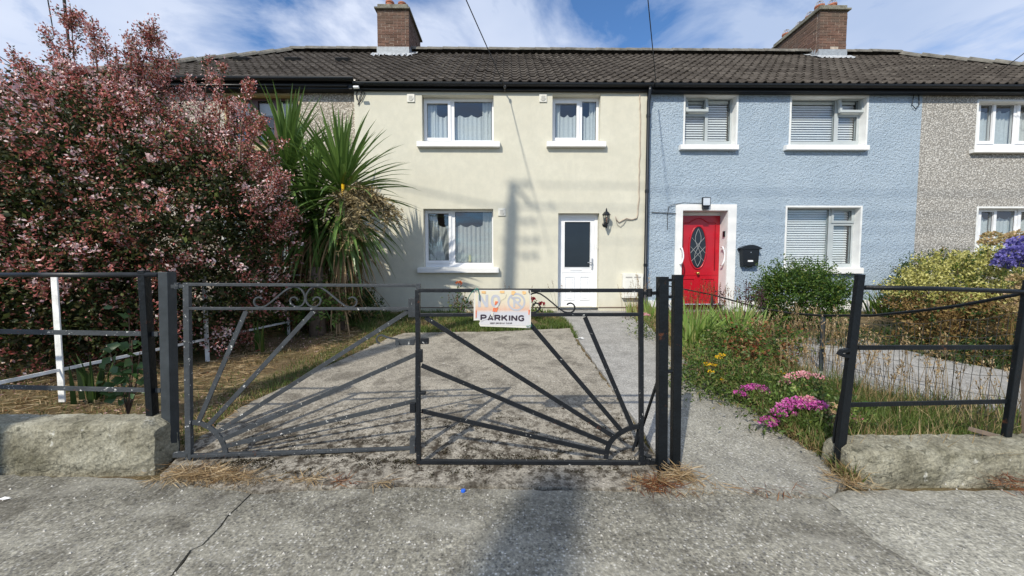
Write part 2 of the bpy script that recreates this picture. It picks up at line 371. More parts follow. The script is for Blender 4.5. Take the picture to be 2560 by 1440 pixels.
# ------------------------------------------------------------------ mesh helpers
def thing(name, label, cat, loc=(0, 0, 0), group=None, kind=None):
    o = bpy.data.objects.new(name, None); COL.objects.link(o); o.location = loc; o.empty_display_size = .2
    tag(o, label, cat, group, kind); return o
def tag(o, label=None, cat=None, group=None, kind=None):
    if label: o['label'] = label
    if cat: o['category'] = cat
    if group: o['group'] = group
    if kind: o['kind'] = kind
    return o
def root_loc(p):
    while p.parent: p = p.parent
    return Vector(p.location)
def link(name, me, parent=None, mats=None):
    o = bpy.data.objects.new(name, me); COL.objects.link(o)
    if parent is not None:
        o.parent = parent
        if parent.parent is None and parent.type == 'EMPTY': o.location = -Vector(parent.location)
    return o
class MB:
    def __init__(s): s.v = []; s.f = []; s.mi = []; s.cur = 0
    def add(s, vs, fs):
        b = len(s.v); s.v += [tuple(p) for p in vs]; s.f += [tuple(i+b for i in f) for f in fs]; s.mi += [s.cur]*len(fs)
        return s
    def hexa(s, p):
        return s.add(p, [(0, 3, 2, 1), (4, 5, 6, 7), (0, 1, 5, 4), (1, 2, 6, 5), (2, 3, 7, 6), (3, 0, 4, 7)])
    def box(s, x0, x1, y0, y1, z0, z1):
        return s.hexa([(x0, y0, z0), (x1, y0, z0), (x1, y1, z0), (x0, y1, z0), (x0, y0, z1), (x1, y0, z1), (x1, y1, z1), (x0, y1, z1)])
    def bar(s, a, b, w, d, side=None):
        """rectangular bar from a to b: w across (in the plane with 'side' normal), d along side"""
        a = Vector(a); b = Vector(b); t = (b-a).normalized()
        n = Vector(side) if side is not None else Vector((0, 1, 0))
        n = (n - t*n.dot(t)).normalized(); u = t.cross(n)
        q = []
        for c in (a, b):
            q += [c-u*w/2-n*d/2, c+u*w/2-n*d/2, c+u*w/2+n*d/2, c-u*w/2+n*d/2]
        return s.hexa(q)
    def tube(s, pts, r, n=8, cap=True):
        pts = [Vector(p) for p in pts]; rr = r if isinstance(r, (list, tuple)) else [r]*len(pts)
        vs = []; ref = None
        for i, p in enumerate(pts):
            t = (pts[min(i+1, len(pts)-1)]-pts[max(i-1, 0)]).normalized()
            if ref is None:
                ref = Vector((0, 0, 1)) if abs(t.z) < .9 else Vector((1, 0, 0))
            x = (ref-t*ref.dot(t)).normalized(); ref = x; y = t.cross(x)
            for k in range(n):
                a = 2*math.pi*k/n; vs.append(p+x*math.cos(a)*rr[i]+y*math.sin(a)*rr[i])
        fs = []
        for i in range(len(pts)-1):
            for k in range(n):
                a = i*n+k; b = i*n+(k+1) % n; fs.append((a, b, b+n, a+n))
        if cap: fs.append(tuple(range(n))[::-1]); fs.append(tuple(range((len(pts)-1)*n, len(pts)*n)))
        return s.add(vs, fs)
    def strip(s, pts, w, d, nrm):
        """flat bar swept along pts"""
        pts = [Vector(p) for p in pts]; n = Vector(nrm).normalized(); vs = []
        for i, p in enumerate(pts):
            t = (pts[min(i+1, len(pts)-1)]-pts[max(i-1, 0)]).normalized(); u = t.cross(n).normalized()
            vs += [p-u*w/2-n*d/2, p+u*w/2-n*d/2, p+u*w/2+n*d/2, p-u*w/2+n*d/2]
        fs = []
        for i in range(len(pts)-1):
            for k in range(4):
                a = i*4+k; b = i*4+(k+1) % 4; fs.append((a, b, b+4, a+4))
        fs += [(3, 2, 1, 0), tuple(range(len(vs)-4, len(vs)))]
        return s.add(vs, fs)
    def lathe(s, prof, c, n=16, axis='z'):
        c = Vector(c); vs = []
        for r, h in prof:
            for k in range(n):
                a = 2*math.pi*k/n; x, y = r*math.cos(a), r*math.sin(a)
                vs.append(c+(Vector((x, y, h)) if axis == 'z' else Vector((x, h, y))))
        fs = []
        for i in range(len(prof)-1):
            for k in range(n):
                a = i*n+k; b = i*n+(k+1) % n; fs.append((a, b, b+n, a+n))
        fs += [tuple(range(n))[::-1], tuple(range((len(prof)-1)*n, len(prof)*n))]
        return s.add(vs, fs)
    def slab(s, x0, x1, z0, z1, y0, th, holes=(), back=False):
        """upright slab facing -y with rectangular holes"""
        xs = sorted({x0, x1, *[h[0] for h in holes], *[h[1] for h in holes]}); zs = sorted({z0, z1, *[h[2] for h in holes], *[h[3] for h in holes]})
        inh = lambda x, z: any(h[0] < x < h[1] and h[2] < z < h[3] for h in holes)
        for i in range(len(xs)-1):
            for j in range(len(zs)-1):
                a, b, c, d = xs[i], xs[i+1], zs[j], zs[j+1]
                if inh((a+b)/2, (c+d)/2): continue
                s.add([(a, y0, c), (b, y0, c), (b, y0, d), (a, y0, d)], [(0, 1, 2, 3)])
                if back: s.add([(a, y0+th, c), (b, y0+th, c), (b, y0+th, d), (a, y0+th, d)], [(3, 2, 1, 0)])
        y1 = y0+th
        for (a, b, c, d) in holes:
            s.add([(a, y0, c), (b, y0, c), (b, y1, c), (a, y1, c)], [(0, 1, 2, 3)]); s.add([(a, y0, d), (b, y0, d), (b, y1, d), (a, y1, d)], [(3, 2, 1, 0)])
            s.add([(a, y0, c), (a, y1, c), (a, y1, d), (a, y0, d)], [(0, 1, 2, 3)]); s.add([(b, y0, c), (b, y1, c), (b, y1, d), (b, y0, d)], [(3, 2, 1, 0)])
        s.add([(x0, y0, z0), (x0, y1, z0), (x0, y1, z1), (x0, y0, z1)], [(3, 2, 1, 0)]); s.add([(x1, y0, z0), (x1, y1, z0), (x1, y1, z1), (x1, y0, z1)], [(0, 1, 2, 3)])
        s.add([(x0, y0, z1), (x1, y0, z1), (x1, y1, z1), (x0, y1, z1)], [(0, 1, 2, 3)]); s.add([(x0, y0, z0), (x1, y0, z0), (x1, y1, z0), (x0, y1, z0)], [(3, 2, 1, 0)])
        return s
    def mesh(s, name, mat, smooth=False):
        me = bpy.data.meshes.new(name); me.from_pydata(s.v, [], s.f)
        for m in (mat if isinstance(mat, (list, tuple)) else [mat]): me.materials.append(M[m] if isinstance(m, str) else m)
        if isinstance(mat, (list, tuple)): me.polygons.foreach_set('material_index', s.mi)
        if smooth: me.polygons.foreach_set('use_smooth', [True]*len(s.f))
        me.update(); return me
    def build(s, name, mat, parent=None, smooth=False, bevel=0.0):
        me = s.mesh(name, mat, smooth)
        if bevel:
            bm = bmesh.new(); bm.from_mesh(me)
            bmesh.ops.bevel(bm, geom=[e for e in bm.edges if e.is_manifold and e.calc_face_angle(0) > .5], offset=bevel, segments=2, affect='EDGES', profile=.6)
            bm.to_mesh(me); bm.free()
        return link(name, me, parent)

def npmesh(name, V, faces_per, mats, mi, parent=None, k=4):
    """V (N*nv,3), all faces given as (M,k) int array"""
    me = bpy.data.meshes.new(name); n = len(V); m = len(faces_per)
    me.vertices.add(n); me.vertices.foreach_set('co', np.ascontiguousarray(V, dtype=np.float32).ravel())
    me.loops.add(m*k); me.loops.foreach_set('vertex_index', np.ascontiguousarray(faces_per, dtype=np.int32).ravel())
    me.polygons.add(m); me.polygons.foreach_set('loop_start', np.arange(0, m*k, k, dtype=np.int32))
    for q in mats: me.materials.append(M[q])
    me.polygons.foreach_set('material_index', np.asarray(mi, dtype=np.int32))
    me.update(calc_edges=True)
    return link(name, me, parent)
def unit(a): return a/np.maximum(np.linalg.norm(a, axis=-1, keepdims=True), 1e-9)
def leaves(C, D, Ln, asp, rs=1.0):
    """rhombic leaves folded on the midrib: returns verts (N*4,3), tri faces (N*2,3)"""
    N = len(C); D = unit(D); Rn = unit(rng.normal(size=(N, 3)))
    S_ = unit(np.cross(D, Rn)); U = np.cross(S_, D); Ln = Ln[:, None]; w = Ln*asp/2
    mid = C+D*Ln*.45
    a = C; b = mid+S_*w+U*w*.35; c = C+D*Ln; d = mid-S_*w+U*w*.35
    V = np.stack([a, b, c, d], 1).reshape(-1, 3)
    i = np.arange(N)[:, None]*4
    Fc = np.concatenate([i+[0, 1, 2], i+[0, 2, 3]], 1).reshape(-1, 3)
    return V, Fc
def blades(P, H, Wd, lean, curve=.5, az=None):
    """grass blades: bent triangles in two segments"""
    N = len(P); az = rng.uniform(0, 2*np.pi, N) if az is None else az
    o = np.stack([np.cos(az), np.sin(az), np.zeros(N)], 1); s_ = np.stack([-np.sin(az), np.cos(az), np.zeros(N)], 1)
    fa = rng.uniform(0, np.pi, N); s_ = unit(s_*np.cos(fa)[:, None]+o*np.sin(fa)[:, None])
    up = np.array([0, 0, 1.0]); H = H[:, None]; lean = lean[:, None]; w = (np.ones(N)*Wd)[:, None]/2
    p1 = P+up*H*.5*np.cos(lean*.6)+o*H*.5*np.sin(lean*.6)
    p2 = p1+up*H*.5*np.cos(lean*(1+curve))+o*H*.5*np.sin(lean*(1+curve))
    V = np.stack([P-s_*w, P+s_*w, p1+s_*w*.75, p1-s_*w*.75, p2], 1).reshape(-1, 3)
    i = np.arange(N)[:, None]*5
    Fc = np.concatenate([i+[0, 1, 2], i+[0, 2, 3], i+[3, 2, 4]], 1).reshape(-1, 3)
    return V, Fc
def merge(parts):
    V = []; Fc = []; mi = []; b = 0
    for (v, f, m) in parts:
        V.append(v); Fc.append(f+b); mi.append(np.full(len(f), m)); b += len(v)
    return np.concatenate(V), np.concatenate(Fc), np.concatenate(mi)
def foliage_obj(name, parts, mats, parent=None):
    V, Fc, mi = merge(parts)
    if parent is not None and parent.type == 'EMPTY' and parent.parent is None: pass
    return npmesh(name, V, Fc, mats, mi, parent, 3)
zgv = np.vectorize(zg)
# ------------------------------------------------------------------ ground
def structure(o, label=None):
    o['kind'] = 'structure'
    if label: o['label'] = label
    return o
def jag(pts, step=.12, amp=.008):
    out = []
    for a, b in zip(pts, pts[1:]+pts[:1]):
        a = Vector(a); b = Vector(b); n = max(1, int((b-a).length/step)) if (b-a).length < 9 else 1
        for i in range(n):
            p = a.lerp(b, i/n)
            if i: p += Vector((random.gauss(0, amp), random.gauss(0, amp)))
            out.append(p)
    return out
def sheet(name, pts, dz, mat, th=.05, parent=None, step=.12, amp=.008):
    bm = bmesh.new(); vs = [bm.verts.new((p.x, p.y, 0)) for p in jag(pts, step, amp)]
    f = bm.faces.new(vs)
    if f.normal.z < 0 or f.calc_area() and (bm.normal_update() or f.normal.z < 0): f.normal_flip()
    for yy in (2.45, 7.9):
        bmesh.ops.bisect_plane(bm, geom=bm.verts[:]+bm.edges[:]+bm.faces[:], plane_co=(0, yy, 0), plane_no=(0, 1, 0))
    ret = bmesh.ops.extrude_face_region(bm, geom=bm.faces[:])
    top = {v for v in ret['geom'] if isinstance(v, bmesh.types.BMVert)}
    for v in bm.verts: v.co.z = zg(v.co.y)+dz-(0 if v in top else th)
    bmesh.ops.triangulate(bm, faces=bm.faces[:]); bmesh.ops.recalc_face_normals(bm, faces=bm.faces[:])
    me = bpy.data.meshes.new(name); bm.to_mesh(me); bm.free(); me.materials.append(M[mat])
    return link(name, me, parent)
def gxy(px, py): p = G(px, py); return (p.x, p.y)

m = MB()
ys = [-300, -1.25, -1.2, 2.45, 7.9, 12, 300]; zs = [-.2, -.2, -.06, -.06, .32, .32, .32]
for i in range(len(ys)-1):
    m.add([(-300, ys[i], zs[i]), (300, ys[i], zs[i]), (300, ys[i+1], zs[i+1]), (-300, ys[i+1], zs[i+1])], [(0, 1, 2, 3)])
ground = structure(m.build('ground', 'soil'))
m = MB(); m.box(-40, 40, -7.4, -1.42, -.3, -.12); structure(m.build('road', 'asphalt'))
m = MB(); m.box(-40, 40, -1.40, -1.22, -.3, .0); structure(m.build('kerb', 'pavement_light'))

# garden soil with real unevenness
def noise2(x, y): 
    from mathutils import noise
    return noise.noise(Vector((x*2.2, y*2.2, 0)))*.6+noise.noise(Vector((x*7, y*7, 3)))*.4
xs = np.arange(-10, 14.01, .12); yy = np.arange(2.5, 7.95, .12)
V = []; 
for y in yy:
    for x in xs: V.append((x, y, zg(y)+.012*noise2(x, y)-.006))
nx = len(xs); Fc = []
for j in range(len(yy)-1):
    for i in range(nx-1): a = j*nx+i; Fc.append((a, a+1, a+nx+1, a+nx))
o = npmesh('garden_soil', np.array(V), np.array(Fc), ['soil'], np.zeros(len(Fc)), None, 4); structure(o)

V = [(x, y, -.008+.006*noise2(x, y)) for y in (2.21, 2.30, 2.40, 2.53) for x in np.arange(2.0, 12, .12)]; nx = len(V)//4
Fc = [(j*nx+i, j*nx+i+1, (j+1)*nx+i+1, (j+1)*nx+i) for j in range(3) for i in range(nx-1)]
structure(npmesh('verge_soil', np.array(V), np.array(Fc), ['soil'], np.zeros(len(Fc)), None, 4))

pave = MB().add([(-9, -1.21, -.045), (9, -1.21, -.045), (9, 2.6, -.045), (-9, 2.6, -.045)], [(0, 1, 2, 3)]).build('pavement', 'soil')
structure(pave)
crack = [gxy(628, 1236), gxy(596, 1268), gxy(553, 1316), gxy(506, 1365), gxy(478, 1377), gxy(431, 1440)]
crack.append((crack[-1][0]-.5, 0.9)); crack.append((crack[-1][0]-.6, -1.2))
off = lambda pts, d: [(x+d, y) for x, y in pts]
lslab = [(-9, -1.2), *[(x-.005, y) for x, y in crack[::-1]], gxy(430, 1205), gxy(300, 1196), gxy(0, 1190), (-9, 2.55)]
rb = [gxy(2064, 1250), gxy(2183, 1351), gxy(2297, 1419), (1.9, .9), (2.5, -1.2)]
cslab = [*[(x+.005, y) for x, y in crack], (rb[-1][0]-.003, -1.2), *[(x-.003, y) for x, y in rb[::-1]], gxy(1850, 1238), gxy(1640, 1232), gxy(1300, 1226), gxy(1000, 1219), gxy(800, 1228)]
rslab = [*[(x+.003, y) for x, y in rb], (9, -1.2), (9, 2.25), gxy(2560, 1226), gxy(2120, 1226)]
for q, mt in ((lslab, 'pavement'), (cslab, 'pavement'), (rslab, 'pavement_light')):
    sheet('slab', q, .004 if mt == 'pavement' else .0, mt, .04, pave, .07, .006)
drive = [gxy(400, 1192), gxy(632, 1232), gxy(800, 1222), gxy(1000, 1213), gxy(1300, 1219), gxy(1640, 1226), gxy(1643, 1150), gxy(1536, 987), gxy(1443, 859), gxy(1425, 822), gxy(1250, 830), gxy(1010, 834), gxy(960, 852), gxy(780, 935), gxy(600, 1022), gxy(490, 1105), gxy(440, 1150)]
structure(sheet('driveway', drive, .012, 'drive', .07, None, .06, .010))
path = [gxy(1450, 859), gxy(1541, 987), gxy(1648, 1150), gxy(1650, 1000), gxy(1648, 845), gxy(1605, 800), (2.6, 7.86), (.95, 7.86), gxy(1412, 800), gxy(1430, 822)]
structure(sheet('path', path, .022, 'path', .08, None, .1, .006))
pf = [gxy(1648, 1229), gxy(1850, 1234), gxy(2064, 1244), gxy(2115, 1205), gxy(2078, 1160), gxy(1950, 1080), gxy(1842, 987), gxy(1745, 930), gxy(1690, 878), gxy(1655, 845), gxy(1657, 1000), gxy(1655, 1150)]
structure(sheet('side_path', pf, .014, 'path_front', .07, None, .06, .012))
bp = [gxy(1930, 845), gxy(2145, 850), gxy(2358, 903), gxy(2528, 933), gxy(2700, 965), gxy(2850, 1120), gxy(2560, 1040), gxy(2282, 1005), gxy(2100, 960), gxy(1960, 900)]
structure(sheet('neighbour_path', bp[::-1], .02, 'path', .08, None, .1, .01))

# ------------------------------------------------------------------ houses
YC, YB, YL = 7.90, 7.98, 8.0
def rc(a, b, c, d, Y):
    cx, cy = (a+c)/2, (b+d)/2
    return (wp(a, cy, Y).x, wp(c, cy, Y).x, wp(cx, d, Y).z, wp(cx, b, Y).z)      # x0 x1 z0 z1
EAVE_Y, RIDGE_Y = 7.80, 11.2
EAVE_Z, RIDGE_Z = wp(1280, 204, 7.80).z-.02, wp(1280, 121, 11.2).z-.17
SL = Vector((0, RIDGE_Y-EAVE_Y, RIDGE_Z-EAVE_Z)); SLEN = SL.length; SD = SL.normalized(); SN = Vector((0, -SD.z, SD.y))
HIP_L, HIP_R = -6.3, 11.55
RUN = RIDGE_Y-EAVE_Y
# one tile of the double-roll kind: local x across, y up the slope, z away from the roof
def tile_mesh():
    m = MB(); w, l, n = .394, .385, 12; vs = []
    for j, (yy, dz) in enumerate(((0, .020), (l, -.008))):
        for i in range(n+1):
            x = -w/2+w*i/n; ph = (i/n*2) % 1.0
            z = .030*max(0, math.cos(2*math.pi*(ph-.25)))**.8 + .004*math.sin(2*math.pi*ph)
            vs.append((x, yy, z+dz))
    for i in range(n+1): vs.append((vs[i][0], 0, vs[i][2]-.020))
    for i in range(n+1): vs.append((vs[i][0], l, -.014))
    q = n+1; fs = [(i, i+1, i+1+q, i+q) for i in range(n)]+[(i+2*q, i+1+2*q, i+1, i) for i in range(n)]
    m.add(vs, fs); return m.mesh('tile', 'roof_tile')
TILE = tile_mesh()
RB = Matrix(((1, 0, 0), (0, SD.y, SN.y), (0, SD.z, SN.z))).to_4x4()
NR = 14; GA = SLEN/NR; TW = .388
def tiles_for(roof, x0, x1, lk=None, skip=None):
    k0 = math.ceil(x0/TW); k1 = math.ceil(x1/TW)
    for k in range(k0, k1):
        for r in range(NR):
            x = k*TW+TW/2+(random.gauss(0, .002)); t = (r+.5)/NR
            lo = HIP_L-RUN*(1-t)-.05; hi = HIP_R+RUN*(1-t)+.05
            if x < lo or x > hi: continue
            if skip and skip(x, EAVE_Y+RUN*t): continue
            o = bpy.data.objects.new('tile', TILE); COL.objects.link(o); o.parent = roof
            p = Vector((x, EAVE_Y, EAVE_Z))+SD*(GA*r-.02)+SN*(.012+random.gauss(0, .0025))
            o.matrix_local = Matrix.Translation(p) @ RB @ Matrix.Rotation(random.gauss(0, .006), 4, 'Z') @ Matrix.Rotation(random.gauss(0, .008), 4, 'X')
def half_round(name, a, b, r=.115, parent=None, lift=.055):
    a = Vector(a); b = Vector(b); t = (b-a).normalized(); s = t.cross(Vector((0, 0, 1))).normalized(); u = s.cross(t)
    vs = []; n = 7
    for p, rr in ((a, r*1.04), (b, r*.97)):
        for k in range(n+1):
            an = math.pi*k/n; vs.append(p+s*math.cos(an)*rr+u*(math.sin(an)*rr*.8+lift))
    q = n+1; fs = [(k, k+1, k+1+q, k+q) for k in range(n)]+[tuple(range(n+1)), tuple(range(2*n+1, n, -1))]
    return MB().add(vs, fs).build(name, 'ridge', parent)
def ridge_line(roof, a, b, step=.45, drop=0.0, lift=.045):
    a = Vector(a); b = Vector(b); n = max(1, round((b-a).length/step))
    for i in range(n):
        p = a.lerp(b, i/n); q = a.lerp(b, (i+1)/n+.03/n)
        j = Vector((0, 0, random.gauss(0, .004)))
        half_round('ridge_tile', p+j+Vector((0, 0, drop)), q+j, .165, roof, lift)
def roof_part(h, x0, x1, left=False, right=False, skip=None):
    m = MB(); d = -.012
    def rp(x, t, back=False):
        y = EAVE_Y+RUN*t if not back else RIDGE_Y+RUN*(1-t)
        return (x, y, EAVE_Z+(RIDGE_Z-EAVE_Z)*t+d)
    xl, xr = (HIP_L if left else x0), (HIP_R if right else x1)
    el, er = (HIP_L-RUN if left else x0), (HIP_R+RUN if right else x1)
    m.add([rp(el, 0), rp(er, 0), rp(xr, 1), rp(xl, 1)], [(0, 1, 2, 3)])
    m.add([rp(el, 0, 1), rp(er, 0, 1), rp(xr, 1), rp(xl, 1)], [(3, 2, 1, 0)])
    if left: m.add([rp(el, 0), rp(el, 0, 1), rp(xl, 1)], [(2, 1, 0)])
    if right: m.add([rp(er, 0), rp(er, 0, 1), rp(xr, 1)], [(0, 1, 2)])
    m.add([(el, EAVE_Y+.02, EAVE_Z-.14), (er, EAVE_Y+.02, EAVE_Z-.14), (er, RIDGE_Y+RUN, EAVE_Z-.14), (el, RIDGE_Y+RUN, EAVE_Z-.14)], [(3, 2, 1, 0)])
    roof = m.build('roof', 'fascia_black', h)
    tiles_for(roof, x0 if not left else -99, x1 if not right else 99, skip=skip)
    return roof
def shell(h, mat, x0, x1, Y, holes, depth=6.7, zb=.2):
    m = MB(); m.slab(x0, x1, zb, 5.06, Y, .26, holes)
    return m.build('wall', mat, h)
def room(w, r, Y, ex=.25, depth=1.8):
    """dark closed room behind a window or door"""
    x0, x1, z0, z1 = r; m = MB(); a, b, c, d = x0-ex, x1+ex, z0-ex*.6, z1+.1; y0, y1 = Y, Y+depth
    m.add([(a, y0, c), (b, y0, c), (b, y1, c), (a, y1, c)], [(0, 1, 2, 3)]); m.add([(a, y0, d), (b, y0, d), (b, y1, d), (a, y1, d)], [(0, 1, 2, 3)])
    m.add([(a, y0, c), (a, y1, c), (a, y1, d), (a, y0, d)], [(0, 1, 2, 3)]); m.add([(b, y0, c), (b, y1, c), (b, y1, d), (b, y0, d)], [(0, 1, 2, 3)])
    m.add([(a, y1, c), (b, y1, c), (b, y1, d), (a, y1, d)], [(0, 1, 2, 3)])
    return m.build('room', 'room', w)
def curtain_mesh(x0, x1, z0, z1, Y, folds, amp=.02, scallop=0.0):
    m = MB(); n = max(12, int(folds*8)); vs = []
    nz = 3 if not scallop else 2
    ph = random.uniform(0, 6)
    for j in range(nz+1):
        for i in range(n+1):
            t = i/n; x = x0+(x1-x0)*t; a = amp*(1+.5*math.sin(t*7+ph))
            y = Y+a*math.sin(t*folds*2*math.pi+ph+.5*math.sin(t*13))+.004*math.sin(j*2+t*20)
            zt = z1-(abs(math.sin(t*math.pi*scallop))*.05 if scallop else 0)
            vs.append((x, y, z0+(zt-z0)*j/nz))
    fs = [(j*(n+1)+i, j*(n+1)+i+1, (j+1)*(n+1)+i+1, (j+1)*(n+1)+i) for j in range(nz) for i in range(n)]
    return m.add(vs, fs)
SLAT = {}
def window(h, op, Y, dep, panes, frame='upvc', sashes=(), sill=None, sillmat='white_paint', glassm='window_glass', reveal=None, content=None, frame_holes=None, open_sash=None, sill_out=.10):
    """op: opening measured on the wall; panes measured on the frame"""
    YF = Y+dep
    O = rc(*op, Y)
    ph = [rc(*p, YF) for p in panes]
    ph = [(max(a, O[0]+.02), min(b, O[1]-.02), max(c, O[2]+.02), min(d, O[3]-.02)) for a, b, c, d in ph]
    w = MB().slab(O[0]+.002, O[1]-.002, O[2]+.002, O[3]-.002, YF, .06, ph).build('window', frame, h, bevel=0)
    for k, p in enumerate(ph):
        MB().add([(p[0], YF+.03, p[2]), (p[1], YF+.03, p[2]), (p[1], YF+.03, p[3]), (p[0], YF+.03, p[3])], [(0, 1, 2, 3)]).build('pane', glassm, w)
        g = MB(); e = .006                     # dark glazing gasket
        g.slab(p[0]-e, p[1]+e, p[2]-e, p[3]+e, YF+.012, .006, [(p[0]+e, p[1]-e, p[2]+e, p[3]-e)]); g.build('gasket', 'black_plastic', w)
    for k in sashes:
        p = ph[k]; MB().slab(p[0]-.062, p[1]+.062, p[2]-.062, p[3]+.062, YF-.022, .021, [(p[0]-.002, p[1]+.002, p[2]-.002, p[3]+.002)]).build('sash', frame, w, bevel=.004)
    room(w, O, YF+.062)
    if sill:
        s = rc(*sill, Y-sill_out); y0 = Y-sill_out
        m = MB(); m.hexa([(s[0], y0, s[2]), (s[1], y0, s[2]), (s[1], Y+.001, s[2]), (s[0], Y+.001, s[2]), (s[0], y0, s[3]), (s[1], y0, s[3]), (s[1], Y+.001, s[3]+.012), (s[0], Y+.001, s[3]+.012)])
        m.box(O[0]+.003, O[1]-.003, Y+.002, YF-.001, O[2]-.03, O[2]+.006)
        m.build('sill', sillmat, w, bevel=.006)
    if reveal:
        e = .004; m = MB()
        m.slab(O[0]-.032, O[1]+.032, O[2]-.001, O[3]+.032, Y-.006, .0055, [(O[0]+e, O[1]-e, O[2], O[3]-e)])
        m.box(O[0]+.001, O[0]+.005, Y, YF-.001, O[2]+.01, O[3]-.006); m.box(O[1]-.005, O[1]-.001, Y, YF-.001, O[2]+.01, O[3]-.006)
        m.box(O[0]+.006, O[1]-.006, Y, YF-.001, O[3]-.005, O[3]-.001)
        m.build('reveal', reveal, w)
    return w, O, ph, YF
def nets(w, ph, YF, mat='curtain', top=.35, drapes=True, folds=9):
    x0 = min(p[0] for p in ph); x1 = max(p[1] for p in ph); z0 = min(p[2] for p in ph); z1 = max(p[3] for p in ph)
    curtain_mesh(x0-.05, x1+.05, z0-.05, z1-top*(z1-z0), YF+.10, folds*(x1-x0)*1.3, .014, 6).build('net_curtain', mat, w, smooth=True)
    if drapes:
        for (a, b) in ((x0-.06, x0+.14*(x1-x0)), (x1-.15*(x1-x0), x1+.06)):
            curtain_mesh(a, b, z0-.05, z1+.02, YF+.085, 3.2, .016).build('curtain', mat, w, smooth=True)
def blinds(w, x0, x1, z0, z1, Y, pitch=.0555, tilt=38):
    key = round(x1-x0, 3)
    me = MB().box(-(x1-x0)/2, (x1-x0)/2, -.025, .025, -.0013, .0013).mesh('slat', 'blind')
    n = int((z1-z0)/pitch)
    for i in range(n):
        o = bpy.data.objects.new('slat', me); COL.objects.link(o); o.parent = w
        o.matrix_local = Matrix.Translation(((x0+x1)/2, Y, z0+pitch*(i+.5))) @ Matrix.Rotation(R(tilt+random.gauss(0, 1.5)), 4, 'X')
    MB().box(x0, x1, Y-.03, Y+.03, z1-.03, z1+.03).build('head_rail', 'blind', w)

X_LC = wp(890, 450, YC).x; X_CB = wp(1614, 450, YC).x; X_BG = wp(2296, 430, YB).x
X_CB2 = wp(1622, 450, YB).x
# ---- cream house
cream = thing('terraced_house', 'cream rendered terraced house with white half glazed door and white sills', 'house', (0, YC, .38), 'terraced houses in the row')
ops = {'w1': (1055, 237, 1234, 354), 'w2': (1381, 236, 1501, 353), 'w3': (1059, 522, 1233, 668), 'd': (1395, 533, 1497, 781)}
H = {k: rc(*v_, YC) for k, v_ in ops.items()}
H['d'] = (*H['d'][:2], .2, H['d'][3])
shell(cream, 'cream_render', X_LC, X_CB, YC, list(H.values()), zb=.475)
m = MB(); d = H['d']
m.box(X_LC+.002, d[0]-.001, YC+.02, YC+.2, .1, .474); m.box(d[1]+.001, X_CB-.002, YC+.02, YC+.2, .1, .474); m.build('plinth', 'plinth_grey', cream)
m = MB(); m.box(X_LC, d[0]-.002, YC-.018, YC-.001, .468, .480); m.box(d[1]+.002, X_CB, YC-.018, YC-.001, .468, .480); m.build('drip_bead', 'twig', cream)
w, O, ph, YF = window(cream, ops['w1'], YC, .16, [(1068, 259, 1120, 345), (1136, 254, 1230, 351)], sashes=(0,), sill=(1041, 353, 1250, 366)); nets(w, ph, YF, top=.30)
w, O, ph, YF = window(cream, ops['w2'], YC, .16, [(1388, 259, 1441, 345), (1455, 254, 1490, 351)], sashes=(0,), sill=(1367, 353, 1516, 366)); nets(w, ph, YF, top=.30)
w, O, ph, YF = window(cream, ops['w3'], YC, .16, [(1071, 534, 1122, 651), (1138, 530, 1230, 657)], sashes=(0,), sill=(1043, 670, 1247, 682)); nets(w, ph, YF, 'lace', top=.24)
# small ornament on the inside sill of the ground floor window
p = wp(1175, 655, YF+.09); m = MB(); m.lathe([(.03, 0), (.034, .05), (.022, .09), (.03, .12), (.026, .15), (.006, .17)], (p.x, YF+.09, ph[1][2]-.0), 10)
m.tube([(p.x-.015, YF+.09, ph[1][2]+.15), (p.x-.022, YF+.09, ph[1][2]+.20)], [.009, .003], 6); m.tube([(p.x+.015, YF+.09, ph[1][2]+.15), (p.x+.022, YF+.09, ph[1][2]+.20)], [.009, .003], 6)
tag(m.build('figurine', 'figurine', None, smooth=True), 'small yellowish figurine standing inside the ground floor window', 'ornament')
# ceiling lamp seen glowing faintly upstairs
# door
YD = YC+.16; do = H['d']; m = MB()
dr = rc(1404, 549, 1474, 668, YD); do2 = rc(1396, 540, 1487, 778, YD)
fr = (do[0]+.003, do[1]-.003, .42, do[3]-.003)
door = MB().slab(fr[0], fr[1], fr[2], fr[3], YD-.03, .08, [(fr[0]+.07, fr[1]-.07, fr[2]+.03, fr[3]-.075)]).build('door', 'upvc', cream)
leaf = (fr[0]+.072, fr[1]-.072, fr[2]+.032, fr[3]-.077)
gh = (leaf[0]+.085, leaf[1]-.085, dr[2], leaf[3]-.085)
MB().slab(*leaf, YD-.012, .05, [gh], back=True).build('door_leaf', 'upvc', door)
MB().box(gh[0], gh[1], YD+.01, YD+.02, gh[2], gh[3]).build('glass_panel', 'dark_glass_panel', door)
e = .012; MB().slab(gh[0]-e, gh[1]+e, gh[2]-e, gh[3]+e, YD-.022, .009, [(gh[0], gh[1], gh[2], gh[3])]).build('glazing_bead', 'upvc', door, bevel=.003)
lz0, lz1 = leaf[2]+.08, gh[2]-.16; mx_ = (leaf[0]+leaf[1])/2
MB().slab(leaf[0]+.03, leaf[1]-.03, leaf[2]+.03, gh[2]-.10, YD-.018, .005, [(leaf[0]+.04, leaf[1]-.04, leaf[2]+.04, gh[2]-.11)]).build('moulding', 'upvc', door)
for a, b in ((leaf[0]+.085, mx_-.055), (mx_+.055, leaf[1]-.085)):
    MB().slab(a, b, lz0+.08, lz1-.03, YD-.026, .013, [(a+.022, b-.022, lz0+.102, lz1-.052)]).box(a+.05, b-.05, YD-.024, YD-.013, lz0+.13, lz1-.08).build('raised_panel', 'upvc', door, bevel=.005)
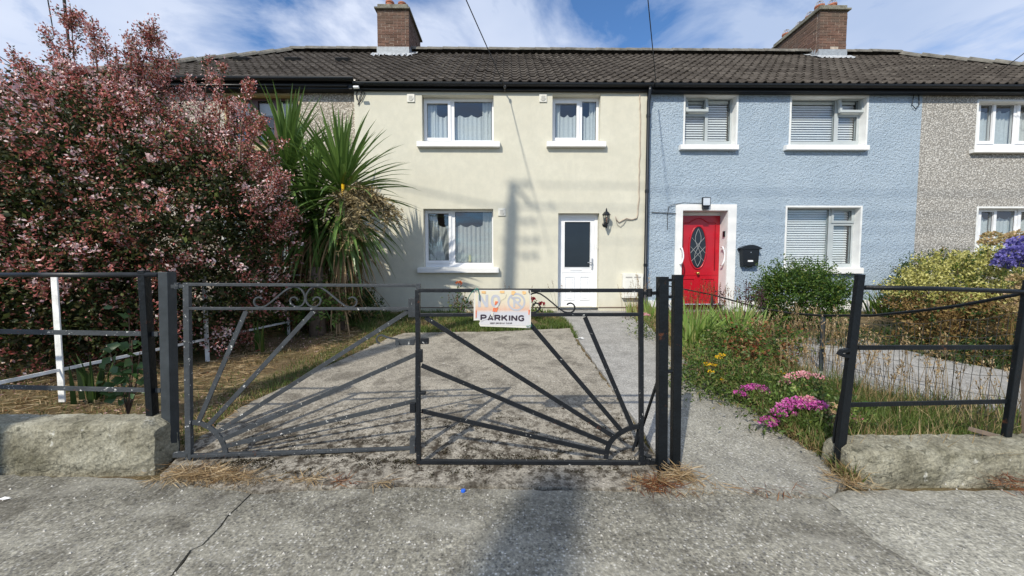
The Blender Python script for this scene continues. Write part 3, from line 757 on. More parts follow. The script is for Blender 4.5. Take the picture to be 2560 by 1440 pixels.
MB().box(mx_-.15, mx_+.10, YD-.024, YD-.013, gh[2]-.075, gh[2]-.03).build('letter_slot', 'upvc', door, bevel=.004)
hx = leaf[1]-.035; hz = gh[2]+.07
m = MB().box(hx-.016, hx+.016, YD-.03, YD-.013, hz-.12, hz+.12); m.tube([(hx, YD-.03, hz+.03), (hx, YD-.065, hz+.03), (hx-.11, YD-.07, hz+.03)], .010, 8); m.tube([(hx, YD-.03, hz-.06), (hx, YD-.04, hz-.06)], .014, 10)
m.build('door_handle', 'steel', door, bevel=0)
m = MB().box(do[1]-.03, do[1]-.005, YC+.03, YC+.055, hz+.33, hz+.43); m.build('doorbell', 'vent_plastic', door)
room(door, (do[0], do[1], .42, do[3]), YD+.06, .05, 1.2)
MB().box(do[0]+.002, do[1]-.002, YC-.03, YD+.05, .30, .415).build('door_step', 'path', cream)
# vents
for a in ((1018, 236, 1037, 256), (1348, 236, 1367, 256), (1245, 521, 1264, 540)):
    r = rc(*a, YC); m = MB().box(r[0], r[1], YC-.022, YC-.001, r[2], r[3])
    vt = m.build('wall_vent', 'vent_plastic', cream, bevel=.006); cx, cz = (r[0]+r[1])/2, (r[2]+r[3])/2; wd = (r[1]-r[0])
    m = MB().lathe([(wd*.34, 0), (wd*.36, .004), (wd*.30, .010)], (cx, YC-.032, cz), 20, 'y'); m.build('vent_cover', 'vent_plastic', vt, smooth=False)
    m = MB()
    for i in range(4): zq = cz-wd*.2+i*wd*.13; m.box(cx-wd*.24, cx+wd*.24, YC-.036, YC-.031, zq, zq+.006)
    m.build('grille', 'plinth_grey', vt)
# fascia, gutter, pipe for a house: built from boxes and a half-round trough
GZ = wp(1280, 207, 7.76).z
def gutter(h, x0, x1, z=None, y=7.80, bead=False, name='gutter', r=.06, mat='black_plastic'):
    z = z or GZ; vs = []; n = 8; prof = [(y-r, z)]+[(y-r*math.cos(math.pi*k/n), z-r*math.sin(math.pi*k/n)) for k in range(1, n)]+[(y+r, z)]
    prof += [(y+r-.004, z)]+[(y+(r-.004)*math.cos(math.pi*k/n), z-(r-.004)*math.sin(math.pi*k/n)) for k in range(1, n)]+[(y-r+.004, z)]
    for x in (x0, x1): vs += [(x, a, b) for a, b in prof]
    q = len(prof); fs = [(k, (k+1) % q, (k+1) % q+q, k+q) for k in range(q)]
    m = MB().add(vs, fs); m.tube([(x0, y-r, z), (x1, y-r, z)], .007, 6)
    return m.build(name, mat, h)
def fascia(h, x0, x1, z0=None, z1=None, y=7.872, soffit_to=8.0):
    z0 = z0 or wp(1280, 229, y).z; z1 = z1 or wp(1280, 209, y).z
    m = MB().box(x0+.001, x1-.001, y, y+.022, z0, z1); m.box(x0+.001, x1-.001, y+.023, max(soffit_to-.01, y+.03), z0+.055, z0+.075); m.build('fascia', 'fascia_black', h)
fascia(cream, X_LC, X_CB2, y=7.868, soffit_to=YC-.002); gutter(cream, X_LC+.03, X_CB2-.01)
# downpipe at the right end
m = MB(); x = wp(1619, 450, YC-.06).x; xb = wp(1611.5, 710, YC-.06).x
m.tube([(x, 7.79, GZ-.05), (x, 7.80, GZ-.12), (x-.01, YC-.06, 4.78), (x-.01, YC-.06, 4.6), (x-.01, YC-.06, .5), (x-.01, YC-.12, .42)], .036, 12)
dp = m.build('downpipe', 'black_plastic', cream, smooth=True)
for zz_ in (4.45, 2.9, 1.35): MB().tube([(x-.01, YC-.06, zz_), (x-.01, YC-.06, zz_+.06)], .044, 12).build('pipe_collar', 'black_plastic', dp, smooth=False)

# chimneys
BR = MB().box(-.1075, .1075, -.05, .05, -.0325, .0325).mesh('brick', 'brick')
BH = MB().box(-.05, .05, -.05, .05, -.0325, .0325).mesh('brick', 'brick')
def chimney(h, x0, x1, y0, y1, ztop, pots, side):
    zr = 7.45; m = MB().box(x0+.008, x1-.008, y0+.008, y1-.008, zr-.6, ztop); ch = m.build('chimney', 'mortar', h)
    n = int((ztop-zr)/.075)
    def put(mesh, c, rot=0):
        o = bpy.data.objects.new('brick', mesh); COL.objects.link(o); o.parent = ch
        o.matrix_local = Matrix.Translation(c) @ Matrix.Rotation(rot, 4, 'Z') @ Matrix.Rotation(random.gauss(0, .01), 4, 'Y')
    for r in range(n):
        z = ztop-.04-.075*r
        # front face, stretcher bond, half bricks at the ends of odd courses
        wd = x1-x0; off_ = .1125 if r % 2 else 0
        cur = x0+.005
        while cur < x1-.06:
            full = not (r % 2 and cur < x0+.02) and (x1-cur) > .2
            L_ = .215 if full else .10
            c = Vector((cur+L_/2, y0+.05+random.gauss(0, .003), z)); put(BR if full else BH, c); cur += L_+.0105
        sx_ = x1 if side > 0 else x0
        cur = y0+.11
        while cur < y1-.04:
            full = not ((r+1) % 2 and cur < y0+.12) and (y1-cur) > .2
            L_ = .215 if full else .10
            c = Vector((sx_-side*.05+random.gauss(0, .003), cur+L_/2, z)); put(BR if full else BH, c, math.pi/2); cur += L_+.0105
    cap = MB().box(x0-.06, x1+.06, y0-.06, y1+.06, ztop+.005, ztop+.055).box(x0+.01, x1-.01, y0+.01, y1-.01, ztop+.056, ztop+.17)
    cap.build('chimney_cap', 'mortar_cap', ch, bevel=.012)
    # lead apron and stepped soakers
    rz = lambda y: EAVE_Z+(RIDGE_Z-EAVE_Z)*(y-EAVE_Y)/RUN
    m = MB().box(x0-.015, x1+.015, y0-.016, y0-.006, rz(y0)-.06, rz(y0)+.25); m.build('apron_flashing', 'lead', ch)
    vs = []; n2 = 24
    for i in range(n2+1):
        xx = x0-.14+(x1-x0+.28)*i/n2; wv = .018*math.cos(i*1.9)
        vs += [(xx, y0-.015, rz(y0)+.085+wv*.3), (xx, y0-.20-.03*math.sin(i*2.3), rz(y0-.20)+.06+wv)]
    MB().add(vs, [(2*i, 2*i+1, 2*i+3, 2*i+2) for i in range(n2)]).build('apron_flashing', 'lead_splash', ch)
    xs_ = x1+.006 if side > 0 else x0-.016
    for i in range(8):
        y = y0+.02+i*.085; z = rz(min(y, RIDGE_Y)); m = MB(); hh = .16+(.04 if i % 2 else 0)
        a = xs_; b = xs_+.010
        m.hexa([(a, y, z-.02), (b, y, z-.02), (b, y+.08, z+.01), (a, y+.08, z+.01), (a, y, z+hh+.05), (b, y, z+hh+.05), (b, y+.08, z+hh-.03), (a, y+.08, z+hh-.03)]); m.build('step_flashing', 'lead', ch)
    xo = x1+.02 if side > 0 else x0-.2
    vs = []; 
    for i in range(9):
        y = y0-.02+i*.1; z = rz(min(y, RIDGE_Y)); vs += [(xo, y, z+.07+.012*math.sin(i*2)), (xo+.18, y, z+.07+.012*math.cos(i*2))]
    MB().add(vs, [(2*i, 2*i+1, 2*i+3, 2*i+2) for i in range(8)]).build('side_flashing', 'lead_splash', ch)
    for (px_, y, cage) in pots:
        c = Vector((px_, y, ztop+.15)); p = MB().lathe([(.125, 0), (.125, .05), (.115, .07), (.11, .20), (.125, .21), (.125, .25), (.09, .25), (.085, .1)], c, 18).build('chimney_pot', 'terracotta', ch, smooth=False)
        if cage:
            m = MB()
            for k in range(5):
                a = math.pi*k/5; q = [c+Vector((math.cos(a)*.12*math.cos(t_), math.sin(a)*.12*math.cos(t_), .24+.15*math.sin(t_))) for t_ in np.linspace(0, math.pi, 9)]
                m.tube(q, .005, 4)
            m.build('wire_cage', 'cable_grey', p)
    return ch
cx0, cx1 = wp(943, 80, 10.8).x, wp(1021, 80, 10.8).x
zt = wp(980, 20, 10.8).z
skip_c = lambda x, y: cx0+.12 < x < cx1-.12 and y > 10.95
roof_c = roof_part(cream, X_LC, X_CB2, skip=skip_c)
ridge_line(roof_c, (X_LC, RIDGE_Y, RIDGE_Z), (cx0-.02, RIDGE_Y, RIDGE_Z)) if cx0-X_LC > .3 else None
ridge_line(roof_c, (cx1+.02, RIDGE_Y, RIDGE_Z), (X_CB2, RIDGE_Y, RIDGE_Z))
chimney(cream, cx0, cx1, 10.8, 12.25, zt-.05, [(cx0+.28, 11.1, 0), (cx0+.62, 11.15, 0), (cx0+.45, 11.8, 0)], 1)

# ---- blue house
blue = thing('terraced_house', 'pale blue roughcast terraced house with a red front door and slatted blinds', 'house', (X_CB2+2.9, YB, .38), 'terraced houses in the row')
ops = {'w1': (1712, 238, 1841, 361), 'w2': (1977, 241, 2166, 362), 'w3': (1965, 518, 2149, 670), 'd': (1703, 526, 1816, 779)}
HB = {k: rc(*v_, YB) for k, v_ in ops.items()}; HB['d'] = (*HB['d'][:2], .2, HB['d'][3])
shell(blue, 'blue_render', X_CB2, X_BG, YB, list(HB.values()), zb=.52)
d = HB['d']; m = MB().box(X_CB2+.002, d[0]-.13, YB-.03, YB+.2, .1, .62).box(d[1]+.13, X_BG-.002, YB-.03, YB+.2, .1, .62); m.build('plinth', 'white_paint', blue)
w, O, ph, YF = window(blue, ops['w1'], YB, .16, [(1716, 252, 1760, 278), (1712, 291, 1762, 352), (1770, 249, 1825, 353)], 'grey_frame', sill=(1702, 361, 1848, 373), reveal='reveal_white')
def top_sash(w, p, YF, ang=9):
    """top hung light standing open"""
    hgt = p[3]-p[2]+.10; ww = p[1]-p[0]+.10
    m = MB().slab(-ww/2, ww/2, -hgt, 0, -.02, .045, [(-ww/2+.05, ww/2-.05, -hgt+.05, -.05)], back=True)
    s = m.build('open_sash', 'grey_frame', w); s.matrix_local = s.matrix_local @ Matrix.Translation(((p[0]+p[1])/2, YF-.03, p[3]+.05)) @ Matrix.Rotation(R(-ang), 4, 'X')
    g = MB().add([(-ww/2+.05, 0, -hgt+.05), (ww/2-.05, 0, -hgt+.05), (ww/2-.05, 0, -.05), (-ww/2+.05, 0, -.05)], [(0, 1, 2, 3)]).build('pane', 'window_glass', w)
    g.matrix_local = s.matrix_local.copy()
top_sash(w, ph[0], YF); blinds(w, O[0]+.03, O[1]-.06, O[2]+.05, O[3]-.04, YF+.09, .0515, 58)
w, O, ph, YF = window(blue, ops['w2'], YB, .16, [(1979, 250, 2086, 354), (2097, 250, 2146, 280), (2095, 292, 2141, 352)], 'grey_frame', sill=(1967, 362, 2175, 374), reveal='reveal_white')
top_sash(w, ph[1], YF); blinds(w, O[0]+.03, O[1]-.06, O[2]+.05, O[3]-.04, YF+.09, .0515, 58)
w, O, ph, YF = window(blue, ops['w3'], YB, .16, [(1967, 524, 2070, 660), (2083, 527, 2128, 552), (2082, 564, 2127, 659)], 'grey_frame', sill=(1957, 670, 2160, 684), reveal='reveal_white')
MB().slab(ph[1][0]-.05, ph[1][1]+.05, ph[1][2]-.05, ph[1][3]+.05, YF-.02, .019, [(ph[1][0], ph[1][1], ph[1][2], ph[1][3])]).build('sash', 'grey_frame', w)
blinds(w, O[0]+.03, O[1]-.06, O[2]+.05, O[3]-.04, YF+.09, .0515, 58)
# door surround, red door
a = rc(1686, 511, 1837, 779, YB); m = MB().slab(a[0], a[1], .30, a[3], YB-.02, .019, [(d[0]+.004, d[1]-.004, .2, d[3]-.004)])
m.build('door_surround', 'white_paint', blue, bevel=0)
YD = YB+.3; m = MB().box(d[0]+.001, d[0]+.006, YB, YD, .3, d[3]-.006).box(d[1]-.006, d[1]-.001, YB, YD, .3, d[3]-.006).box(d[0]+.007, d[1]-.007, YB, YD, d[3]-.006, d[3]-.001)
m.build('door_reveal', 'reveal_white', blue)
rr_ = rc(1702, 540, 1795, 772, YD)
lx0, lx1, lz0, lz1 = d[0]+.012, rr_[1], .40, rr_[3]
door = MB().box(lx0, lx1, YD-.04, YD+.01, lz0, lz1).build('door', 'red_door', blue, bevel=.004)
MB().box(lx0, d[1]-.008, YD+.011, YD+.06, .3, d[3]-.01).box(lx1+.004, d[1]-.008, YD-.05, YD+.01, .35, d[3]-.01).box(lx0, lx1, YD-.05, YD+.01, lz1+.003, d[3]-.01).build('door_frame', 'white_paint', blue)
oc = wp(1745, 619, YD-.05); A_, B_ = .175, .455
ring = [(oc.x+(A_+.02)*math.cos(t_), YD-.048, oc.z+(B_+.02)*math.sin(t_)) for t_ in np.linspace(0, 2*math.pi, 49)]
MB().tube(ring, .016, 8, False).build('moulding', 'red_door', door, smooth=True)
n = 48; vs = [(oc.x+A_*math.cos(2*math.pi*k/n), YD-.046, oc.z+B_*math.sin(2*math.pi*k/n)) for k in range(n)]
MB().add(vs, [tuple(range(n))]).build('oval_pane', 'dark_glass_panel', door)
m = MB(); yy_ = YD-.050
for s_ in (-1, 1):
    pts = [(oc.x+s_*.075*math.sin(t_*math.pi*2.0)*(1-.2*t_), yy_, oc.z-B_*.92+2*B_*.92*t_) for t_ in np.linspace(0, 1, 33)]; m.tube(pts, .0045, 5)
    m.tube([(oc.x-s_*A_*.95, yy_, oc.z-.12), (oc.x+s_*A_*.8, yy_, oc.z+.22)], .0045, 5); m.tube([(oc.x-s_*A_*.95, yy_, oc.z+.02), (oc.x+s_*A_*.8, yy_, oc.z-.30)], .0045, 5)
m.build('leading', 'lead_came', door)
# panel mouldings of the red door
def path_tube(pts, r, name='moulding', mat='red_door', par=door): return MB().tube(pts, r, 6).build(name, mat, par, smooth=True)
L0, L1 = lx0+.10, lx1-.10; zt_ = lz1-.16; q = YD-.043
top = [(L0+(L1-L0)*t_, q, zt_+.10*max(0, math.sin((t_-.22)/.56*math.pi)) if .22 < t_ < .78 else zt_) for t_ in np.linspace(0, 1, 33)]
path_tube([(L0, q, oc.z-B_-.05)]+top+[(L1, q, oc.z-B_-.05)], .012)
zb_ = oc.z-B_-.22
MB().box(lx0+.01, lx1-.01, YD-.047, YD-.038, zb_+.06, zb_+.085).build('moulding', 'red_door', door)
for a_, b_ in ((L0-.02, (L0+L1)/2-.05), ((L0+L1)/2+.05, L1+.02)):
    MB().slab(a_, b_, lz0+.12, zb_, YD-.055, .016, [(a_+.03, b_-.03, lz0+.15, zb_-.03)]).box(a_+.06, b_-.06, YD-.05, YD-.041, lz0+.18, zb_-.06).build('raised_panel', 'red_door', door, bevel=.005)
kn = wp(1744, 683, YD-.07); MB().lathe([(.028, 0), (.03, -.008), (.014, -.015), (.014, -.035), (.03, -.045), (.034, -.06), (.02, -.075)], (kn.x, YD-.045, kn.z), 16, 'y').build('door_knob', 'brass', door, smooth=True)
def grab(px, py0, py1, Y, bend):
    a = wp(px, py0, Y); b = wp(px, py1, Y); pts = [(a.x, Y, a.z)]
    for t_ in np.linspace(0, 1, 9): pts.append((a.x+bend*math.sin(math.pi*t_), Y-.06, a.z+(b.z-a.z)*t_))
    pts.append((a.x, Y, b.z)); return MB().tube(pts, .016, 10).build('grab_rail', 'upvc', blue, smooth=True)
grab(1701, 620, 660, YB-.02, .04); grab(1803, 618, 663, YB+.12, .05)
r = rc(1804, 578, 1812, 592, YB+.1); MB().box(d[1]-.035, d[1]-.007, YB+.06, YB+.12, r[2], r[3]).build('doorbell', 'black_plastic', blue, bevel=.004)
MB().box(d[0]+.002, d[1]-.002, YB-.02, YD+.05, .28, .395).build('door_step', 'path', blue)
fascia(blue, X_CB2, X_BG, soffit_to=YB-.002); gutter(blue, X_CB2+.01, X_BG-.002)
bx0, bx1 = wp(2049, 70, 10.8).x, wp(2118, 70, 10.8).x
roof_b = roof_part(blue, X_CB2, X_BG, skip=lambda x, y: bx0+.12 < x < bx1-.12 and y > 10.95)
ridge_line(roof_b, (X_CB2, RIDGE_Y, RIDGE_Z), (X_BG, RIDGE_Y, RIDGE_Z))
zt2 = wp(2080, 27, 10.8).z
chimney(blue, bx0, bx1, 10.8, 12.7, zt2, [(bx0+.30, 11.2, 1), (bx0+.62, 11.15, 1), (bx0+.38, 11.65, 1), (bx0+.42, 12.1, 1), (bx0+.30, 12.5, 1)], -1)

# ---- grey dashed house at the right
grey = thing('terraced_house', 'grey pebble dashed terraced house at the right edge with white windows', 'house', (X_BG+3.5, YB, .38), 'terraced houses in the row')
ops = {'w1': (2443, 253, 2600, 373), 'w2': (2441, 520, 2600, 668)}
HG = {k: rc(*v_, YB) for k, v_ in ops.items()}
xg1 = HIP_R+RUN-.4
shell(grey, 'grey_dash', X_BG, xg1, YB, list(HG.values()), zb=.2)
w, O, ph, YF = window(grey, ops['w1'], YB, .14, [(2447, 263, 2478, 353), (2487, 260, 2533, 360), (2546, 263, 2585, 353)], 'upvc', sashes=(0, 2), sill=(2437, 373, 2610, 381), reveal='reveal_white'); nets(w, ph, YF, top=.1, drapes=False)
w, O, ph, YF = window(grey, ops['w2'], YB, .14, [(2447, 530, 2478, 655), (2487, 528, 2533, 660), (2546, 530, 2585, 655)], 'upvc', sashes=(0, 2), sill=(2437, 668, 2610, 680), reveal='reveal_white'); nets(w, ph, YF, top=.1, drapes=False)
fascia(grey, X_BG, xg1+.3, soffit_to=YB-.002); gutter(grey, X_BG+.002, xg1+.3)
roof_g = roof_part(grey, X_BG, 99, right=True)
ridge_line(roof_g, (X_BG, RIDGE_Y, RIDGE_Z), (HIP_R, RIDGE_Y, RIDGE_Z)); ridge_line(roof_g, (HIP_R+.02, RIDGE_Y-.02, RIDGE_Z), (HIP_R+RUN, EAVE_Y, EAVE_Z), .5, .025, -.02)

# ---- left pebble dashed house
lefth = thing('terraced_house', 'warm pebble dashed terraced house with brown window frames behind the shrub', 'house', (X_LC-3.1, YL, .38), 'terraced houses in the row')
ops = {'w1': (566, 238, 748, 362), 'w2': (560, 520, 742, 668)}
HL = {k: rc(*v_, YL) for k, v_ in ops.items()}
xl0 = HIP_L-RUN+.35
shell(lefth, 'pebbledash', xl0, X_LC-.001, YL, list(HL.values()), zb=.2)
w, O, ph, YF = window(lefth, ops['w1'], YL, .13, [(582, 252, 626, 356), (646, 252, 685, 356), (701, 252, 742, 356)], 'brown_frame', sill=(556, 364, 756, 376), reveal='tan_trim', sillmat='tan_trim', glassm='window_glass')
curtain_mesh(O[0]+.05, O[1]-.05, O[3]-.32, O[3]-.02, YF+.12, .3, .003).build('roller_blind', 'curtain', w)
w, O, ph, YF = window(lefth, ops['w2'], YL, .13, [(578, 534, 622, 655), (640, 534, 680, 655), (697, 534, 736, 655)], 'brown_frame', sill=(552, 668, 752, 682), reveal='reveal_white', glassm='window_glass'); nets(w, ph, YF, top=.1)
fascia(lefth, xl0-.3, X_LC-.002, y=7.82, z0=wp(1280, 224, 7.82).z, z1=wp(1280, 201, 7.82).z, soffit_to=YL-.002); gutter(lefth, xl0-.3, X_LC+.07, z=wp(1280, 195, 7.7).z, y=7.74)
m = MB(); zc_ = wp(1280, 216, 7.79).z; m.tube([(xl0, 7.79, zc_), (X_LC-.10, 7.79, zc_)], .022, 8); m.build('conduit', 'black_plastic', lefth, smooth=True)
roof_l = roof_part(lefth, -99, X_LC, left=True)
ridge_line(roof_l, (HIP_L, RIDGE_Y, RIDGE_Z), (X_LC, RIDGE_Y, RIDGE_Z)); ridge_line(roof_l, (HIP_L-.02, RIDGE_Y-.02, RIDGE_Z), (HIP_L-RUN, EAVE_Y, EAVE_Z), .5, .025, -.02)
for px_ in (608, 735, 860):
    t_ = .62; y = EAVE_Y+RUN*t_; p = wp(px_, 157, y); m = MB()
    c = Vector((p.x, EAVE_Y, EAVE_Z))+SD*SLEN*t_+SN*.03
    q = [c+Vector((sx2*.17, 0, 0))+SD*a_+SN*b_ for (sx2, a_, b_) in ((-1, -.12, 0), (1, -.12, 0), (1, .16, 0), (-1, .16, 0), (-1, -.10, .085), (1, -.10, .085), (1, .16, .02), (-1, .16, .02))]
    m.hexa(q).build('roof_vent', 'black_plastic', lefth, bevel=.006)
tag(MB().tube([wp(884, 218, 7.68), wp(897, 218, 7.68)], .028, 10).build('pipe_end', 'upvc', lefth), None)

# pale house beyond, glimpsed through the shrub at the left edge
far = thing('detached_house', 'white rendered house beyond the row, glimpsed through the shrub at the far left', 'house', (-15.5, 9, .38))
MB().slab(-20, -10.9, .2, 5.2, 8.6, 6, [(-14.6, -13.2, 3.2, 4.5), (-14.6, -13.2, 1.2, 2.5)]).build('wall', 'white_paint', far)
for z0 in (3.2, 1.2):
    w = MB().slab(-14.6, -13.2, z0, z0+1.3, 8.74, .05, [(-14.5, -13.95, z0+.1, z0+1.2), (-13.85, -13.3, z0+.1, z0+1.2)]).build('window', 'upvc', far)
    for a in (-14.5, -13.85): MB().box(a, a+.55, 8.76, 8.77, z0+.1, z0+1.2).build('pane', 'dark_glass_panel', w)
MB().add([(-20.3, 8.5, 5.21), (-10.8, 8.5, 5.21), (-12.5, 11.6, 5.7), (-20.3, 11.6, 5.7), (-10.8, 14.9, 5.21), (-20.3, 14.9, 5.21)], [(0, 1, 2, 3), (1, 4, 2), (3, 2, 4, 5)]).build('roof', 'ridge', far)

# ---- things fixed to the fronts
# lantern
c = wp(1516, 548, YC-.13); lx, ly, lz = c.x, YC-.13, c.z
lan = thing('wall_lantern', 'small black carriage lantern on the cream wall right of the white door', 'lamp', (lx, YC, lz))
m = MB().lathe([(.055, 0), (.05, -.012), (.02, -.02)], (lx, YC-.001, lz-.10), 14, 'y'); m.tube([(lx, YC-.02, lz-.10), (lx, YC-.07, lz-.16), (lx, YC-.12, lz-.15), (lx, YC-.13, lz-.10)], .010, 8); m.build('bracket', 'black_plastic', lan, smooth=True)
m = MB().lathe([(.012, -.19), (.035, -.13), (.03, -.11), (.05, -.095), (.052, -.08)], (lx, ly, lz), 6); m.build('lantern_base', 'black_plastic', lan)
m = MB().lathe([(.095, .085), (.09, .095), (.045, .15), (.02, .165), (.016, .20), (.004, .235)], (lx, ly, lz), 6); m.build('lantern_cap', 'black_plastic', lan)
m = MB()
for k in range(6):
    a = math.pi*2*k/6; m.tube([(lx+.05*math.cos(a), ly+.05*math.sin(a), lz-.08), (lx+.075*math.cos(a), ly+.075*math.sin(a), lz+.09)], .005, 5)
m.build('glazing_bar', 'black_plastic', lan)
m = MB().lathe([(.047, -.078), (.07, .085)], (lx, ly, lz), 6); m.build('lantern_glass', 'dull_glass', lan)
MB().lathe([(.012, -.08), (.014, -.02), (.024, .01), (.018, .04), (.004, .05)], (lx, ly, lz), 10).build('bulb', 'porcelain', lan, smooth=True)
# flood light over red door
r = rc(1756, 493, 1777, 519, YB-.09); fl = thing('floodlight', 'black framed square floodlight above the red door', 'lamp', ((r[0]+r[1])/2, YB, r[2]))
MB().box(r[0], r[1], YB-.09, YB-.055, r[2]+.03, r[3]).build('housing', 'black_plastic', fl, bevel=.006)
MB().box(r[0]+.018, r[1]-.018, YB-.097, YB-.0905, r[2]+.05, r[3]-.018).build('lens', 'lamp_face', fl)
MB().box(r[0]+.03, r[1]-.03, YB-.08, YB-.001, r[2]-.03, r[2]+.028).build('bracket', 'black_plastic', fl, bevel=.004)
# letterbox
r = rc(1854, 609, 1900, 665, YB-.12); lb = thing('post_box', 'black wall mounted letterbox with curved lid beside the red door', 'letterbox', ((r[0]+r[1])/2, YB, r[2]))
x0, x1, z0, z1 = r; y0 = YB-.12; y1 = YB-.015; zc = z1-.10
MB().hexa([(x0+.035, y0, z0), (x1-.035, y0, z0), (x1-.035, y1, z0), (x0+.035, y1, z0), (x0+.005, y0, zc), (x1-.005, y0, zc), (x1-.005, y1, zc), (x0+.005, y1, zc)]).build('box', 'black_plastic', lb, bevel=.006)
n = 12; vs = []
for y in (y0-.02, y1):
    for k in range(n+1): t_ = k/n; vs.append((x0-.03+(x1-x0+.06)*t_, y, zc-.01+.085*math.sin(math.pi*t_)**.8+.012*(abs(t_-.5)*2)**6))
    for k in range(n+1): t_ = k/n; vs.append((x0-.03+(x1-x0+.06)*t_, y, zc-.016))
q = n+1; fs = [tuple([k for k in range(q)]+[q+k for k in range(n, -1, -1)]), tuple([2*q+k for k in range(q)]+[3*q+k for k in range(n, -1, -1)])]+[(k, k+1, 2*q+k+1, 2*q+k) for k in range(n)]+[(q+k, 3*q+k, 3*q+k+1, q+k+1) for k in range(n)]
MB().add(vs, fs).build('lid', 'black_plastic', lb)
MB().box((x0+x1)/2-.06, (x0+x1)/2+.05, y0-.006, y0-.0005, z0+.09, z0+.125).build('name_plate', 'upvc', lb)
MB().lathe([(.011, 0), (.011, -.006)], ((x0+x1)/2+.0, y0-.0005, z0+.29), 10, 'y').build('lock', 'steel', lb)
# meter cabinet
r = rc(1557, 684, 1608, 745, YC-.1); mb_ = thing('meter_cabinet', 'cream meter cabinet on the wall beside the black downpipe', 'meter box', ((r[0]+r[1])/2, YC, r[2]))
MB().box(r[0], r[1], YC-.1, YC-.001, r[2], r[3]).build('cabinet', 'meter_box', mb_, bevel=.008)
MB().box(r[0]+.03, r[1]-.03, YC-.106, YC-.1005, r[2]+.03, r[3]-.13).build('cabinet_door', 'meter_box', mb_, bevel=.002)
for s_ in (.06, .24):
    MB().box(r[0]+s_, r[0]+s_+.14, YC-.104, YC-.1005, r[3]-.09, r[3]-.065).build('louvre', 'plinth_grey', mb_)
# cables
def cable(label, pts, r, mat='cable_black', n=6, cat='cable'):
    return tag(MB().tube(pts, r, n).build('cable', mat, None, smooth=True), label, cat)
w_ = lambda px, py, Y=YC-.02: tuple(wp(px, py, Y))
def wob(a, b, n, amp, Y):
    a = Vector(wp(*a, Y)); b = Vector(wp(*b, Y)); return [a.lerp(b, i/n)+Vector((random.gauss(0, amp), 0, random.gauss(0, amp*.3))) for i in range(n+1)]
cable('tan cable dropping down the cream wall and curling left above the lantern', wob((1600, 236), (1601, 330), 8, .006, YC-.016)+wob((1601, 345), (1596, 535), 14, .007, YC-.016)+[w_(1592, 545), w_(1580, 549), w_(1566, 546), w_(1556, 551), w_(1547, 556), w_(1541, 548), w_(1539, 541)], .011, 'cable_tan')
cable('thin grey loop of cable hanging below the end of the tan cable', [w_(1591, 547), w_(1575, 550), w_(1566, 549), w_(1559, 560), w_(1551, 567), w_(1544, 562), w_(1540, 550), w_(1538, 541)], .006, 'cable_grey')
cable('black cable sagging along the top of the cream wall under the gutter', wob((900, 222), (1262, 226), 16, .008, YC-.06)+wob((1290, 226), (1610, 228), 14, .008, YC-.06), .012)
cable('loose black cable looping at the join of pebble dash and cream walls', [w_(900, 225, YC-.06), w_(912, 232), w_(904, 250), w_(895, 262), w_(900, 240), w_(905, 228), w_(896, 222), w_(890, 236), w_(893, 250)], .010)
cable('thin white cable sagging along the top of the blue wall under the gutter', wob((1640, 222), (1800, 224), 8, .008, YB-.05)+wob((1850, 227), (2290, 235), 14, .012, YB-.05), .007, 'cable_grey')
cable('looped black cable at the top right corner of the blue wall', [w_(2285, 235, YB-.05), w_(2280, 262, YB-.03), w_(2289, 272, YB-.03), w_(2298, 262, YB-.03), w_(2297, 236, YB-.03)], .008)
cable('black cable running across the blue wall to the door surround', [w_(1629, 531, YB-.02), w_(1660, 532, YB-.02), w_(1690, 534, YB-.03)], .008)
cable('thin black cable from the floodlight curling down beside the red door', [w_(1756, 509, YB-.03), w_(1710, 507, YB-.03), w_(1685, 511, YB-.03), w_(1672, 516, YB-.02), w_(1668, 540, YB-.02), w_(1669, 574, YB-.02)], .006)
br = wp(1262, 217, YC-.2)
MB_ = MB().tube([(br.x, YC-.04, br.z-.02), (br.x, YC-.2, br.z)], .012, 8); MB_.lathe([(.022, -.03), (.03, 0), (.022, .03)], (br.x, YC-.2, br.z), 10)
tag(MB_.build('cable_bracket', 'cable_black', None), 'small cable bracket under the gutter where the overhead wire lands', 'bracket')
POLE = Vector((-5.24, -.6, 0)); PT = Vector((-3.9, -.6, 9.9))
def overhead(a, b, sag, label, r=.009):
    a = Vector(a); b = Vector(b); pts = [a.lerp(b, t_)-Vector((0, 0, sag*4*t_*(1-t_))) for t_ in np.linspace(0, 1, 24)]
    o = tag(MB().tube(pts, r, 6).build('overhead_wire', 'cable_black', None, smooth=True), label, 'wire', 'overhead service wires'); return o
overhead((br.x, YC-.2, br.z), PT, .1, 'overhead wire crossing the sky above the cream house ridge, landing over the upstairs windows')
b2 = wp(1640, 207, 7.6); overhead(b2, (-1.3, -.6, 10.2), .1, 'overhead wire rising steeply from the join of the cream and blue houses')
b3 = wp(2490, 185, 7.8); overhead(b3, (wp(2600, 0, 6.4).x+2.0, 2.0, 8.8), .05, 'overhead wire slanting up at the top right corner above the grey house')
def sky_wire(p1, Y1, p2, Y2, label, r=.009):
    a = wp(*p1, Y1); b = wp(*p2, Y2); b = a+(b-a)*1.6; overhead(a, b, .0, label, r)
sky_wire((174, 130), 7.0, (160, -4), 5.6, 'thick black wire rising steeply above the pink shrub', .02)
sky_wire((135, 90), 7.4, (119, -4), 6.2, 'thin wire just left of the thick one above the pink shrub')
sky_wire((45, 172), 8.2, (-30, 122), 7.6, 'upper of two thin wires at the far left edge of the sky')
sky_wire((50, 176), 8.2, (-30, 142), 7.6, 'lower of two thin wires at the far left edge of the sky')

